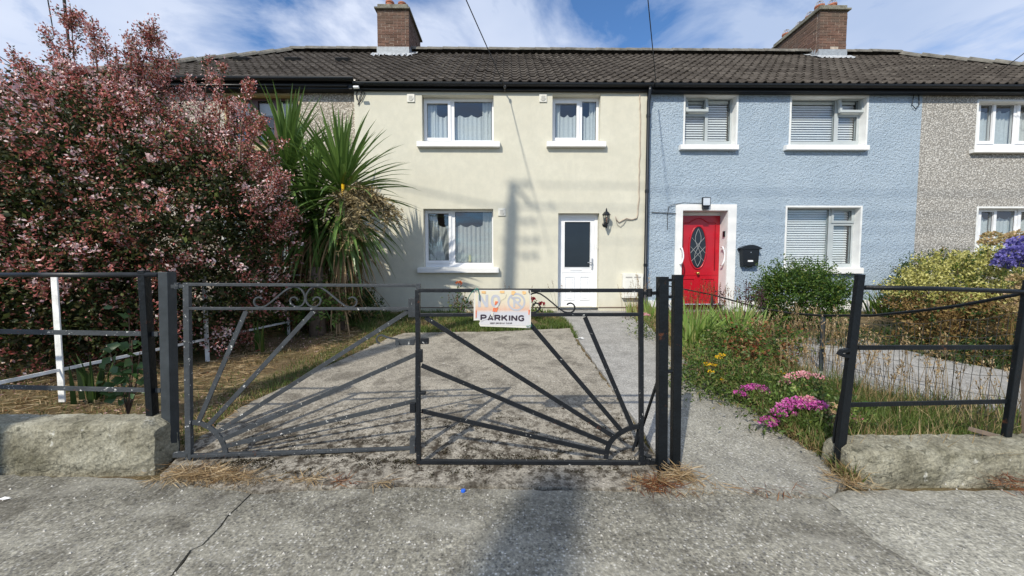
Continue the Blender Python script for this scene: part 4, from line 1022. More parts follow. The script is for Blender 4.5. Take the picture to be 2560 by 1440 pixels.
# utility pole behind the camera: it throws the long shadow on the cream wall
pole = thing('utility_pole', 'tall wooden utility pole whose shadow falls on the cream wall between window and door', 'pole', (POLE.x, POLE.y, 0))
MB().tube([(POLE.x, POLE.y, -.1), (POLE.x+.27, POLE.y, 6), (POLE.x+.49, POLE.y, 10.9), (POLE.x+.50, POLE.y, 11.5)], [.17, .145, .12, .03], 14).build('shaft', 'timber', pole, smooth=True)
POLE.x += .45
zz_l = [(wp(1400, y_, YC).z+(YC-POLE.y)/1.02) for y_ in (462, 517, 555, 600, 640)]
for i, z in enumerate(zz_l):
    e_ = (.45, .95, .55, .62, .60)[i]; m = MB().bar((POLE.x-(.1, .3, .12, .22, .05)[i], POLE.y, z), (POLE.x+e_, POLE.y, z+(.05, 0, .03, -.02, 0)[i]), .03, .03); m.tube([(POLE.x+e_-.06, POLE.y, z-.05), (POLE.x+e_-.06, POLE.y, z+.06)], .035, 10); m.tube([(POLE.x+e_*.55, POLE.y, z-.06), (POLE.x+e_*.55, POLE.y, z+.05)], .03, 10)
    m.build('bracket', 'steel', pole)
m = MB().bar((POLE.x+.1, POLE.y, zz_l[0]-.05), (POLE.x+.42, POLE.y, zz_l[0]-.4), .06, .06); m.build('fuse_box', 'cable_grey', pole)
for i, z in enumerate(zz_l[:4]):
    pts = [(POLE.x+.6+x_, POLE.y, z-.08*math.sin(x_/18*math.pi)) for x_ in (0, 3, 6, 9, 12, 15, 18)]
    tag(MB().tube(pts, .012 if i < 2 else .008, 6).build('street_cable', 'cable_black', None), ('top', 'second', 'third', 'fourth')[i]+' of the level street cables whose faint shadows cross the cream wall', 'cable', 'street cables on the utility pole')
a = wp(1270, 521, YC); b = wp(1010, 466, YC); k = (YC-POLE.y)
s0 = Vector((a.x-.58*k, POLE.y, a.z+k/1.02)); s1 = Vector((b.x-.58*k, POLE.y, b.z+k/1.02))
tag(MB().tube([s0, s0+(s1-s0)*8], .018, 6).build('street_cable', 'cable_black', None), 'sloping street cable, its faint shadow meeting the pole shadow above the ground floor window', 'cable', 'street cables on the utility pole')
# unseen trunk shape added across the road to cast the broad pavement shadow
sp_ = MB().tube([(-3.45, -8.0, -.15), (-4.3, -8.0, 4.2), (-5.34, -8, 9.3), (-5.48, -8.0, 9.95)], [.26, .24, .23, .18], 14).build('shadow_caster', 'bark', None, smooth=True)
tag(sp_, 'unseen leaning trunk shape added across the road to throw the broad dark shadow on the pavement', 'trunk')
# ------------------------------------------------------------------ low front walls
def low_wall(name, label, x0, x1, prof, rough_ends=(0, 0), step=.03):
    from mathutils import noise
    n = int((x1-x0)/step); vs = []; q = len(prof)
    for i in range(n+1):
        x = x0+(x1-x0)*i/n; e = 1.0
        if rough_ends[1] and x1-x < rough_ends[1]: e = 1-.16*(1-(x1-x)/rough_ends[1])**1.2
        if rough_ends[0] and x-x0 < rough_ends[0]: e = 1-.18*(1-(x-x0)/rough_ends[0])**2
        for (y, z) in prof:
            d = noise.noise(Vector((x*5, y*9, z*9)))*.003+noise.noise(Vector((x*22, y*25, z*25)))*.009+noise.noise(Vector((x*50, y*50, z*50)))*.004
            yc = (prof[0][0]+prof[-1][0])/2
            vs.append((x+d, yc+(y-yc)*(1 if e > .97 else e+.04)+d, z*(e if z > 0 else 1)+d*.8))
    fs = [(i*q+k, i*q+k+1, (i+1)*q+k+1, (i+1)*q+k) for i in range(n) for k in range(q-1)]
    fs += [tuple(range(q))[::-1], tuple(range(n*q, n*q+q))]
    o = MB().add(vs, fs).build(name, 'low_wall', None, smooth=False)
    o.data.polygons[-1].use_smooth = False; o.data.polygons[-2].use_smooth = False
    return tag(o, label, 'wall', 'low concrete front walls')
def dense(prof, k=4):
    out = []
    for a, b in zip(prof, prof[1:]):
        for i in range(k): out.append((a[0]+(b[0]-a[0])*i/k, a[1]+(b[1]-a[1])*i/k))
    return out+[prof[-1]]
low_wall('low_wall', 'weathered concrete kerb wall with a broken end left of the driveway gate', -6, wp(404, 1120, 2.42).x, dense([(2.355, -.05), (2.35, .06), (2.362, .255), (2.375, .285), (2.40, .298), (2.52, .302), (2.545, .26), (2.56, .0)], 7), (0, .10))
low_wall('low_wall', 'grey concrete kerb wall with a rounded end under the leaning iron panel at the right', wp(2122, 1170, 2.2).x, 6.5, dense([(2.175, -.05), (2.17, .05), (2.178, .168), (2.19, .186), (2.25, .202), (2.36, .208), (2.40, .17), (2.42, .0)], 7), (.07, 0))

# ------------------------------------------------------------------ iron gates
class Leaf:
    def __init__(s, a, b): s.a, s.b = a, b; d = Vector((b[0]-a[0], b[1]-a[1], 0)).normalized(); s.n = Vector((d.y, -d.x, 0))
    def p(s, px, py, off=0.0): return on_plane(s.a, s.b, px, py)+s.n*off
def gate_leaf(label, lf, mat, stiles, rails, rays, arc, scroll_c, scroll_dy, zoff=0):
    o0 = lf.p(*stiles[0][1]); g = thing('gate_leaf', label, 'gate', (o0.x, o0.y, 0), 'sunburst iron driveway gates')
    for (a, b, w) in stiles: MB().bar(lf.p(*a), lf.p(*b), w, .03, lf.n).build('stile', mat, g, bevel=.003)
    for (a, b, w) in rails: MB().bar(lf.p(*a), lf.p(*b), w, .028, lf.n).build('rail', mat, g, bevel=.003)
    for (a, b) in rays: MB().bar(lf.p(*a), lf.p(*b), .029, .010, lf.n).build('ray', mat, g, bevel=.002)
    MB().strip([lf.p(*q) for q in arc], .03, .012, lf.n).build('hub_arc', mat, g)
    return g
SCR = [(635, 212), (625, 204), (612, 201), (597, 206), (586, 219), (584, 236), (592, 252), (608, 262), (630, 263), (655, 257), (690, 232), (730, 198), (770, 165), (805, 142), (832, 135), (858, 140), (880, 156), (895, 180), (901, 205), (897, 232), (882, 252), (860, 262), (835, 259), (814, 243), (807, 222), (815, 206), (833, 201), (850, 208), (856, 222)]
def scrolls(g, lf, mat, cx, y0, ks=.4028, which=(1, -1), clip=None):
    for s_ in which:
        pts = [lf.p(cx+s_*(x-903)*ks, y0+(y-135)*ks, .0) for x, y in SCR]
        MB().strip(pts, .009, .012, lf.n).build('scroll', mat, g)
A = (wp(468, 900, 2.43).x, 2.43); B = (wp(1043, 900, 2.57).x, 2.57); LL = Leaf(A, B)
z8 = lambda x, y: (400+x*.4028, 660+y*.4028)
arcL = [z8(178, 985), z8(215, 983), z8(260, 992), z8(305, 1012), z8(345, 1043), z8(378, 1085), z8(400, 1130), z8(409, 1172)]
raysL = [(z8(240, 978), z8(535, 292)), (z8(300, 1002), z8(955, 292)), (z8(357, 1042), z8(1548, 290)), (z8(388, 1090), z8(1594, 560)), (z8(408, 1130), z8(1590, 848))]
gl_ = gate_leaf('left leaf of the sunburst driveway gate, slate grey, hung on the square post', LL, 'slate_paint',
    [((468, 707), (474, 1147), .036), ((1046, 709), (1042, 1150), .030)],
    [((463, 711), (1049, 714), .020), ((470, 771), (1030, 772), .018), ((470, 1139), (1030, 1120), .020)], raysL, arcL, 0, 0)
scrolls(gl_, LL, 'slate_paint', 400+903*.4028, 716, .4028)
def lbox(lf, x0, y0, x1, y1, d0, d1, name, mat, g, bev=.004):
    p = [lf.p(x0, y1, d0), lf.p(x1, y1, d0), lf.p(x1, y1, d1), lf.p(x0, y1, d1), lf.p(x0, y0, d0), lf.p(x1, y0, d0), lf.p(x1, y0, d1), lf.p(x0, y0, d1)]
    return MB().hexa(p).build(name, mat, g, bevel=bev)
lbox(LL, 1024, 745, 1042, 791, .055, -.0, 'lock_box', 'slate_paint', gl_); lbox(LL, 1027, 1088, 1041, 1135, .055, 0, 'lock_box', 'slate_paint', gl_)
lt = lbox(LL, 990, 846, 1038, 861, .03, .012, 'latch', 'slate_paint', gl_)
m = MB(); m.strip([LL.p(*z8(*q), .02) for q in ((1480, 462), (1440, 458), (1410, 450), (1385, 438), (1362, 440), (1348, 458), (1352, 480), (1370, 490))], .010, .012, LL.n); m.tube([LL.p(996, 856, .028), LL.p(996, 856, .045)], .014, 10); m.build('latch_handle', 'slate_paint', lt)
for y_ in (1, 2):
    pass
A = (wp(1044, 900, 2.385).x, 2.385); B = (wp(1604, 900, 2.365).x, 2.365); RLf = Leaf(A, B)
z9 = lambda x, y: (980+x*.3889, 680+y*.3889)
arcR = [z9(1600, 992), z9(1560, 995), z9(1515, 1008), z9(1470, 1032), z9(1430, 1062), z9(1402, 1095), z9(1385, 1135), z9(1375, 1200)]
raysR = [(z9(215, 292), z9(1428, 1060)), (z9(190, 600), z9(1402, 1108)), (z9(190, 893), z9(1383, 1165)), (z9(850, 290), z9(1483, 1030)), (z9(1240, 290), z9(1545, 1000))]
gr_ = gate_leaf('right leaf of the sunburst driveway gate, chipped black, carrying the parking sign', RLf, 'black_paint',
    [((1044, 724), (1047, 1158), .028), ((1602, 724), (1603, 1156), .028)],
    [((1044, 726), (1606, 726), .024), ((1050, 787), (1600, 786), .022), ((1044, 1154), (1612, 1157), .026)], raysR, arcR, 0, 0)
scrolls(gr_, RLf, 'black_paint', 1313, 732, .3889)
MB().strip([RLf.p(*z9(*q), -.03) for q in ((1600, 985), (1580, 1090), (1556, 1165))], .016, .008, RLf.n).build('brace', 'black_paint', gr_)
bl = lbox(RLf, 1052, 844, 1073, 859, .02, 0, 'latch_plate', 'black_paint', gr_)
lbox(RLf, 1049, 872, 1058, 905, .02, .0, 'latch_keeper', 'black_paint', gr_, .006); lbox(RLf, 1049, 976, 1066, 984, .03, 0, 'bolt', 'black_paint', gr_); lbox(RLf, 1026, 1005, 1040, 1030, .02, 0, 'bolt_bracket', 'black_paint', gr_)
MB().tube([RLf.p(1050, 960, .02), RLf.p(1051, 1060, .02)], .009, 8).build('drop_bolt', 'black_paint', gr_)
MB().tube([RLf.p(1048, 1150, 0), (RLf.p(1048, 1150, 0).x, RLf.p(1048, 1150, 0).y, .0)], .012, 8).build('drop_bolt', 'terracotta', gr_)
# hinges
MB().bar(LL.p(430, 716, 0), LL.p(470, 714, 0), .022, .02, LL.n).tube([LL.p(444, 707, 0), LL.p(444, 722, 0)], .018, 8).build('hinge', 'slate_paint', gl_)
MB().bar(LL.p(436, 1136, 0), LL.p(474, 1135, 0), .03, .03, LL.n).build('hinge', 'slate_paint', gl_)
MB().bar(RLf.p(1600, 733, -.01), RLf.p(1645, 733, -.01), .022, .02, RLf.n).tube([RLf.p(1625, 722, -.01), RLf.p(1625, 742, -.01)], .018, 8).build('hinge', 'black_paint', gr_)
MB().bar(RLf.p(1600, 1152, -.01), RLf.p(1645, 1158, -.01), .03, .035, RLf.n).tube([RLf.p(1622, 1140, -.01), RLf.p(1622, 1166, -.01)], .022, 8).build('hinge', 'black_paint', gr_)

# gate posts
def post(name, label, tl, tr, bl, br_, Y, depth, mat, cat='post', group=None, cap=False, zbot=-.02):
    a, b, c, d = (wp(*q, Y) for q in (bl, br_, tr, tl)); e = Vector((0, depth, 0))
    o = tag(MB().hexa([a, b, b+e, a+e, d, c, c+e, d+e]).build(name, mat, None, bevel=.004), label, cat, group); return o
gp = post('gate_post', 'square slate grey steel gate post at the left of the driveway gate', (394, 680), (418, 680), (405, 1156), (428, 1156), 2.49, .07, 'grey_post', group='gate posts')
pa = post('gate_post', 'left of the paired black posts, the one carrying the gate hinges', (1649, 692), (1673, 692), (1647, 1203), (1669, 1203), 2.27, .06, 'post_paint', group='gate posts')
pb = post('gate_post', 'right of the paired black posts beside the open side path', (1687, 687), (1709, 687), (1682, 1199), (1701, 1199), 2.30, .05, 'post_paint', group='gate posts')
m = MB()
for y_ in (700, 742): m.bar(wp(1668, y_, 2.3), wp(1682, y_, 2.3), .018, .02)
tag(m.build('post_bracket', 'post_paint', None), 'short iron links joining the paired black posts near their tops', 'bracket')
m = MB(); m.tube([wp(1668, 928, 2.28), wp(1680, 928, 2.28)], .012, 8); m.tube([wp(1668, 1165, 2.26), wp(1678, 1168, 2.27)], .02, 8)
tag(m.build('post_bracket', 'post_paint', None), 'short iron links joining the paired black posts lower down', 'bracket')
# slanting stay from the post to the ground behind the gate
tag(MB().bar(wp(1648, 940, 2.42), wp(1583, 1136, 2.62), .012, .02).build('stay_bar', 'post_paint', None), 'thin black stay slanting from the hinge post down behind the gate', 'bar')

# ---- front railings left
rl = thing('railing', 'dark iron railing above the kerb wall left of the gate', 'fence', (wp(200, 900, 2.5).x, 2.5, .3))
MB().tube([wp(-420, 687, 2.50), wp(60, 687, 2.50), wp(394, 687, 2.50)], .016, 10).build('rail', 'tube_black', rl, smooth=True)
MB().bar(wp(-420, 822, 2.52), wp(396, 835, 2.52), .032, .012).build('rail', 'slate_paint', rl, bevel=.002)
MB().bar(wp(-420, 958, 2.52), wp(402, 976, 2.52), .030, .012).build('rail', 'slate_paint', rl, bevel=.002)
a, b, c, d = (wp(*q, 2.485) for q in ((366, 1068), (383, 1068), (359, 676), (342, 676))); e = Vector((0, .05, 0))
MB().hexa([a, b, b+e, a+e, d, c, c+e, d+e]).build('upright', 'post_paint', rl, bevel=.003)
# ---- right panel
rp_ = thing('railing', 'leaning black iron panel above the grey kerb wall at the right', 'fence', (wp(2300, 900, 2.28).x, 2.28, .2))
Yp = 2.26
a, b, c, d = (wp(*q, Yp) for q in ((2086, 1204), (2107, 1204), (2165, 686), (2147, 686))); e = Vector((0, .03, 0))
MB().hexa([a, b, b+e, a+e, d, c, c+e, d+e]).build('upright', 'post_paint', rp_, bevel=.004)
a, b, c, d = (wp(*q, Yp+.06) for q in ((2514, 1100), (2530, 1100), (2590, 700), (2572, 700)))
MB().hexa([a, b, b+e, a+e, d, c, c+e, d+e]).build('upright', 'post_paint', rp_, bevel=.004)
MB().tube([wp(2162, 719, Yp+.03), wp(2350, 722, Yp+.04), wp(2580, 730, Yp+.07)], .0145, 8).build('rail', 'post_paint', rp_, smooth=True)
MB().bar(wp(2145, 869, Yp+.04), wp(2548, 868, Yp+.085), .030, .012).build('rail', 'post_paint', rp_, bevel=.002)
MB().bar(wp(2126, 1012, Yp+.04), wp(2536, 1003, Yp+.085), .028, .012).build('rail', 'post_paint', rp_, bevel=.002)
MB().strip([wp(2122, 874, Yp), wp(2104, 878, Yp), wp(2098, 884, Yp), wp(2112, 890, Yp), wp(2120, 889, Yp)], .02, .03, (0, 1, 0)).build('latch_catch', 'post_paint', rp_)
MB().tube([wp(2112, 950, Yp+.03), wp(2098, 1020, Yp+.05), wp(2086, 1075, Yp+.06), wp(2084, 1150, Yp+.06)], .009, 6).build('stay_rod', 'post_paint', rp_, smooth=True)
bb = MB().bar(wp(2428, 1073, 2.33), wp(2512, 1096, 2.36), .026, .03).build('broken_bar', 'timber', None, bevel=.003)
tag(bb, 'broken rusty bar lying on the grey kerb wall at the right', 'bar')
for nm_, a_, b_ in (('rusty strip', (2552, 1100), (2572, 1190)),):
    tag(MB().bar(wp(2556, 760, 2.5), wp(2562, 1110, 2.42), .012, .02).build('rusty_upright', 'timber', None), 'rusty thin upright at the right edge of the picture', 'bar')

# ---- white divider fence on the left
XA_, XB_ = wp(149, 900, 3.27).x, wp(825, 760, 7.0).x
def dv(y): return Vector((XA_+(y-3.27)*(XB_-XA_)/3.73, y, 0))
wf = thing('garden_fence', 'white painted iron divider fence running back to the house beside the shrub', 'fence', dv(5))
def fpt(y, z): p = dv(y); return Vector((p.x, p.y, z))
MB().tube([fpt(5.9, 1.195), fpt(7.85, 1.19)], .014, 8).build('rail', 'white_metal', wf, smooth=True)
MB().bar(fpt(2.55, .395), fpt(6.4, .455), .028, .010, (1, 0, 0)).build('rail', 'white_metal', wf)
MB().bar(fpt(7.3, .43), fpt(7.85, .42), .028, .010, (1, 0, 0)).build('rail', 'white_metal', wf)
for y, w in ((3.27, .054), (4.6, .05), (5.95, .045), (7.0, .045)):
    p = fpt(y, 0); pp = MB().box(p.x-w/2, p.x+w/2, y-.006, y+.006, zg(y)+(.06 if y < 4 else -.05), 1.24 if y < 4 else 1.205).build('upright', 'white_metal', wf, bevel=.002)

# ---- wire divider fence on the right
rp = [wp(1655, 712, 7.6), wp(1780, 737, 6.6), wp(1900, 770, 5.4), wp(1975, 783, 4.7), wp(2052, 789, 4.15), wp(2180, 789, 3.6), wp(2290, 778, 3.2), wp(2400, 764, 2.95), wp(2560, 733, 2.62), wp(2640, 715, 2.5)]
wf2 = thing('wire_fence', 'low wire mesh fence with a sagging iron rail between the two gardens', 'fence', (rp[4].x, rp[4].y, zg(rp[4].y)))
MB().tube(rp, .013, 8).build('rail', 'post_paint', wf2, smooth=True)
def along(y):
    for a, b in zip(rp, rp[1:]):
        if b.y <= y <= a.y: t_ = (y-a.y)/(b.y-a.y); return a.lerp(b, t_)
    return rp[-1]
for y, h_ in ((4.12, .05), (6.6, .02)):
    p = along(y); MB().bar((p.x, y, zg(y)-.05), (p.x, y, p.z+.01), .045, .012).build('upright', 'grey_post', wf2)
m = MB(); y = 2.6; cols = []
while y < 7.2:
    p = along(y); zt_ = p.z-.12 if y < 3.9 else p.z-.10; zb_ = zg(y)+.02; c = []
    for k in range(7): t_ = k/6; c.append(Vector((p.x+random.gauss(0, .006)+.02*math.sin(y*3+t_*3), y+random.gauss(0, .004), zt_+(zb_-zt_)*t_+.03*math.sin(y*2.1))))
    m.tube(c, .0022, 3, False); cols.append(c); y += .05+.02*(y > 4.5)
for k in range(7): m.tube([c[k]+Vector((0, 0, .01*math.sin(i))) for i, c in enumerate(cols)], .0022, 3, False)
m.build('wire_mesh', 'wire', wf2)['kind'] = 'stuff'

# ------------------------------------------------------------------ the sign
sg = thing('parking_sign', 'faded cracked no parking sign tied to the right gate leaf', 'sign', (RLf.p(1255, 770).x, RLf.p(1255, 770).y, .9))
def sp(u_, v_, off=.02):
    """u, v in the close-up's pixels (2560 x 1120 over 1160..1480 x 700..840)"""
    return RLf.p(1160+u_/8, 700+v_/8, off)
t = NT('sign_print')
sx = t.n('ShaderNodeSeparateXYZ'); t.l(t.P(), sx.inputs[0])
zA, zB = sp(700, 200).z, sp(700, 940).z
k = t.math('DIVIDE', t.math('SUBTRACT', zA, sx.outputs[2]), zA-zB)
kk = t.math('ADD', k, t.math('MULTIPLY', t.math('SUBTRACT', t.noise(9, 5, .7), .5), .08))
c = t.ramp(kk, [(.0, (.66, .62, .50)), (.25, (.66, .60, .44)), (.40, (.65, .52, .39)), (.52, (.64, .40, .29)), (.565, (.60, .52, .48)), (.60, (.52, .52, .56)), (.93, (.57, .56, .57)), (1, (.62, .59, .53))])
c = t.mix(t.ramp(t.noise(26, 6, .7, vec=t.map((1, 1, .4))), [(.5, 0), (.75, .45)]), c, (.66, .64, .59))
c = t.mix(t.ramp(t.noise(35, 6, .75), [(.66, 0), (.72, .6)]), c, (.48, .30, .18))
t.base(c).rough(.5, .4); M['sign_print'] = t.m
simple('sign_back', (.64, .62, .57), .5, .06, 9); simple('print_grey', (.44, .45, .49), .6, .08, 20); simple('print_dark', (.028, .016, .03), .6, .1, 20)
simple('peel_orange', (.68, .17, .07), .6, .2, 30); simple('peel_yellow', (.74, .46, .20), .6, .15, 30); simple('string_green', (.02, .14, .11), .6, .2, 9); simple('crack_fill', (.30, .27, .25), .8, .2, 30)
def plate(poly, off, th, name, mat):
    a = [sp(*q, off+th) for q in poly]; b = [sp(*q, off) for q in poly]; n = len(poly)
    return MB().add(a+b, [tuple(range(n))[::-1], tuple(range(n, 2*n))]+[(i, (i+1) % n, (i+1) % n+n, i+n) for i in range(n)]).build(name, mat, sg)
plate([(205, 205), (225, 195), (1310, 195), (1336, 215), (1334, 930), (1310, 952), (1000, 938), (330, 915), (305, 860), (330, 805), (300, 795), (200, 800)], .018, .004, 'board', 'sign_back')
plate([(235, 215), (1310, 215), (1308, 905), (345, 885), (318, 858), (345, 800), (295, 770), (235, 720)], .0222, .0008, 'print', 'sign_print')
O2 = .0238
def stroke(pts, w, mat, name='letter', off=O2): return MB().strip([sp(x, y, off) for x, y in pts], w, .0006, RLf.n).build(name, mat, sg)
px2m = 2.38/F/8
G_ = 52*px2m
m = MB(); S1 = lambda pts, w, off=O2: m.strip([sp(x, y, off) for x, y in pts], w, .0006, RLf.n)
S1([(316, 535), (316, 290)], G_); S1([(462, 535), (462, 290)], G_, O2+.0002); S1([(322, 300), (456, 525)], G_*1.0, O2+.0004)
oc2 = [(635+72*math.cos(a_), 412+98*math.sin(a_)) for a_ in np.linspace(0, 2*math.pi, 33)]
oc2 = [(635+(68*np.sign(math.cos(a_))*abs(math.cos(a_))**.7), 412+98*np.sign(math.sin(a_))*abs(math.sin(a_))**.8) for a_ in np.linspace(0, 2*math.pi, 41)]
S1(oc2, G_)
m.build('letter', 'print_grey', sg)
m = MB(); S1([(1046+160*math.cos(a_), 432+160*math.sin(a_)) for a_ in np.linspace(0, 2*math.pi, 49)], 36*px2m)
S1([(935, 322), (1158, 545)], 38*px2m, O2+.0006); S1([(1003, 540), (1003, 330)], 38*px2m, O2+.0002)
S1([(1003, 345), (1070, 345), (1108, 360), (1122, 392), (1108, 425), (1070, 440), (1003, 440)], 36*px2m, O2+.0004)
m.build('no_parking_symbol', 'print_grey', sg)
def letters(word, x0, x1, yb, yt, w, mat, slant=0):
    """sans capitals drawn stroke by stroke"""
    n = len(word); m = MB(); q = MB.strip
    GL = {'P': [[(0, 0), (0, 1)], [(0, .93), (.55, .93), (.82, .85), (.88, .68), (.82, .5), (.55, .42), (0, .42)]], 'A': [[(0, 0), (.45, 1), (.9, 0)], [(.2, .26), (.7, .26)]],
          'R': [[(0, 0), (0, 1)], [(0, .93), (.55, .93), (.82, .85), (.88, .69), (.82, .52), (.55, .44), (0, .44)], [(.5, .44), (.9, 0)]], 'K': [[(0, 0), (0, 1)], [(.88, 1), (.1, .42)], [(.35, .58), (.9, 0)]],
          'I': [[(.4, 0), (.4, 1)]], 'N': [[(0, 0), (0, 1)], [(.85, 0), (.85, 1)], [(.03, .96), (.82, .04)]], 'G': [[(.85, .78), (.7, .93), (.42, .97), (.15, .88), (0, .65), (0, .35), (.15, .12), (.42, .03), (.72, .08), (.86, .22), (.86, .46), (.5, .46)]],
          'E': [[(0, 0), (0, 1)], [(0, .94), (.75, .94)], [(0, .5), (.65, .5)], [(0, .06), (.75, .06)]], 'D': [[(0, 0), (0, 1)], [(0, .94), (.5, .94), (.8, .78), (.86, .5), (.8, .22), (.5, .06), (0, .06)]],
          'V': [[(0, 1), (.45, 0), (.9, 1)]], 'W': [[(0, 1), (.25, 0), (.5, .8), (.75, 0), (1, 1)]], 'Y': [[(0, 1), (.45, .45), (.9, 1)], [(.45, .45), (.45, 0)]], 'C': [[(.85, .8), (.65, .95), (.4, .97), (.13, .85), (0, .5), (.13, .15), (.4, .03), (.65, .05), (.85, .2)]],
          'L': [[(0, 1), (0, 0)], [(0, .06), (.7, .06)]], ' ': []}
    wid = {'I': .42, 'W': 1.15, ' ': .6, 'L': .9, 'E': .92}; tot = sum(wid.get(c, 1) for c in word); adv = (x1-x0)/tot; cur = 0
    for i, ch in enumerate(word):
        for j, st in enumerate(GL[ch]):
            uu = (lambda u_: .1) if ch == 'I' else (lambda u_: u_)
            pts = [sp(x0+adv*cur+adv*.78*uu(u_), yb+(yt-yb)*v_+slant*(adv*cur), O2+.0002*j) for u_, v_ in st]
            m.strip(pts, w, .0006, RLf.n)
        cur += wid.get(ch, 1)
    o = m.build('lettering', mat, sg); o['kind'] = 'stuff'; return o
letters('PARKING', 350, 1235, 790, 688, 31*px2m, 'print_dark', .022)
letters('KEEP DRIVEWAY CLEAR', 530, 965, 868, 840, 6.5*px2m, 'print_dark', .0)
for q in ([(355, 215), (440, 215), (440, 270), (360, 262)], [(722, 212), (810, 212), (808, 262), (724, 255)], [(950, 215), (1010, 212), (1035, 240), (985, 300), (950, 285)], [(1165, 215), (1235, 225), (1240, 270), (1195, 285), (1165, 265)]):
    plate(q, O2+.001, .0006, 'peeled_patch', 'peel_yellow')
for q in ([(630, 415), (688, 425), (655, 480), (615, 500)], [(590, 548), (688, 545), (660, 630), (575, 620)], [(240, 600), (262, 600), (258, 730), (240, 765)], [(1285, 590), (1318, 590), (1300, 690), (1285, 680)]):
    plate(q, O2+.001, .0006, 'peeled_patch', 'peel_orange')
for q in ([(660, 500), (700, 440), (690, 530), (640, 550), (610, 540)], [(545, 640), (600, 640), (590, 700), (640, 650), (575, 730), (545, 700)]):
    plate(q, O2+.0012, .0006, 'peeled_patch', 'sign_back')
m = MB(); m.strip([sp(x, y, O2+.002) for x, y in ((850, 280), (830, 350), (780, 385), (745, 400), (700, 500), (640, 560), (600, 640), (570, 740), (470, 775), (400, 790), (340, 830))], .0012, .0005, RLf.n); m.build('crack', 'crack_fill', sg)
for pts in ([(255, 150, .03), (290, 200, .03), (320, 300, .032), (322, 405, .03)], [(230, 185, .03), (150, 260, .03), (90, 360, .02), (60, 420, .02)], [(1240, 910, .03), (1300, 905, .032), (1345, 880, .03), (1350, 930, .03)], [(250, 215, .032), (240, 180, .035), (280, 165, .02), (295, 190, .034)]):
    MB().tube([sp(*q) for q in pts], .0028, 5).build('tie', 'string_green', sg, smooth=True)
MB().tube([sp(1300, 190, .02), sp(1295, 230, .033), sp(1302, 250, .033)], .003, 5).build('tie', 'black_plastic', sg)
# ------------------------------------------------------------------ planting
def inpoly(X, Y, poly):
    r_ = np.zeros(len(X), bool); n = len(poly); j = n-1
    for i in range(n):
        xi, yi = poly[i]; xj, yj = poly[j]
        c_ = ((yi > Y) != (yj > Y)) & (X < (xj-xi)*(Y-yi)/(yj-yi+1e-12)+xi); r_ ^= c_; j = i
    return r_
PAVED = [drive, path, pf, bp]
def scatter(n, x0, x1, y0, y1, cond=None, edge=.0):
    X = rng.uniform(x0, x1, n); Y = rng.uniform(y0, y1, n); ok = np.ones(n, bool)
    for p in PAVED: ok &= ~inpoly(X, Y, p)
    if cond is not None: ok &= cond(X, Y)
    X, Y = X[ok], Y[ok]; return np.stack([X, Y, zgv(Y)], 1)
def patch(P, f, th):
    """keep points where a smooth random field is high"""
    v_ = np.sin(P[:, 0]*f+1.3)*np.sin(P[:, 1]*f*1.3+.7)+.6*np.sin(P[:, 0]*f*2.7+P[:, 1]*f*1.9+2)+rng.normal(0, .25, len(P))
    return P[v_ > th]
left_of_drive = lambda X, Y: X < np.interp(Y, [2.4, 3.3, 4.6, 6.2, 8], [-2.05, -2.0, -1.85, -1.6, -1.4])
def grass_obj(name, label, sets):
    parts = []; mats = []
    for (P, h0, h1, w, mat, lean) in sets:
        if mat not in mats: mats.append(mat)
        n = len(P); v_, f_ = blades(P, rng.uniform(h0, h1, n), w, rng.uniform(.05, lean, n)); parts.append((v_, f_, mats.index(mat)))
    o = foliage_obj(name, parts, mats); return tag(o, label, 'grass', kind='stuff')
L1 = scatter(52000, -9, -1.2, 2.6, 7.85, left_of_drive)
shade = lambda P: P
near_edge = scatter(26000, -3.6, -1.2, 2.6, 7.2, left_of_drive); de = np.interp(near_edge[:, 1], [2.4, 3.3, 4.6, 6.2, 8], [-2.05, -2.0, -1.85, -1.6, -1.4])-near_edge[:, 0]
near_edge = near_edge[de < .5+.3*rng.random(len(de))]
grass_obj('lawn_grass', 'short patchy dry and green grass left of the driveway', [
    (patch(L1[:26000], 2.1, .0), .015, .06, .006, 'grass_dry', 1.2), (patch(L1[26000:], 1.7, .25), .02, .07, .006, 'grass_green', 1.0),
    (near_edge, .02, .08, .006, 'grass_green', 1.0), (patch(near_edge, 3, .2), .02, .07, .006, 'grass_dry', 1.2)])
st = scatter(20000, -3.2, 1.15, 6.05, 7.85); st2 = patch(st, 3.3, -.2); edge_ = scatter(2600, -1.7, 1.1, 6.0, 6.4)
grass_obj('front_grass', 'strip of grass and weeds under the cream house wall', [(st2, .03, .12, .009, 'grass_green', 1.0), (patch(st, 2, .3), .03, .10, .008, 'grass_dry', 1.1), (edge_, .05, .13, .01, 'grass_green', 1.1), (scatter(900, .75, 1.12, 5.6, 6.9), .05, .14, .012, 'grass_green', 1.1)])
bedc = lambda X, Y: X < np.interp(Y, [2.3, 3, 4, 6, 8], [3.55, 3.45, 3.3, 3.3, 3.4])
bd = scatter(30000, 1.95, 3.6, 2.25, 7.8, bedc)
ed_ = np.array([G(*q)[:2] for q in ((1655, 845), (1690, 878), (1745, 930), (1842, 987), (1950, 1080), (2078, 1160), (2115, 1205))]); k_ = 3400
u_ = rng.uniform(0, len(ed_)-1.001, k_); i_ = u_.astype(int); spill = ed_[i_]+(ed_[i_+1]-ed_[i_])*(u_-i_)[:, None]+rng.normal(0, .03, (k_, 2))+[.03, .01]; spill = np.concatenate([spill, zgv(spill[:, 1])[:, None]+.01], 1)
frontbed = scatter(9000, 2.0, 3.6, 2.4, 3.7, bedc)
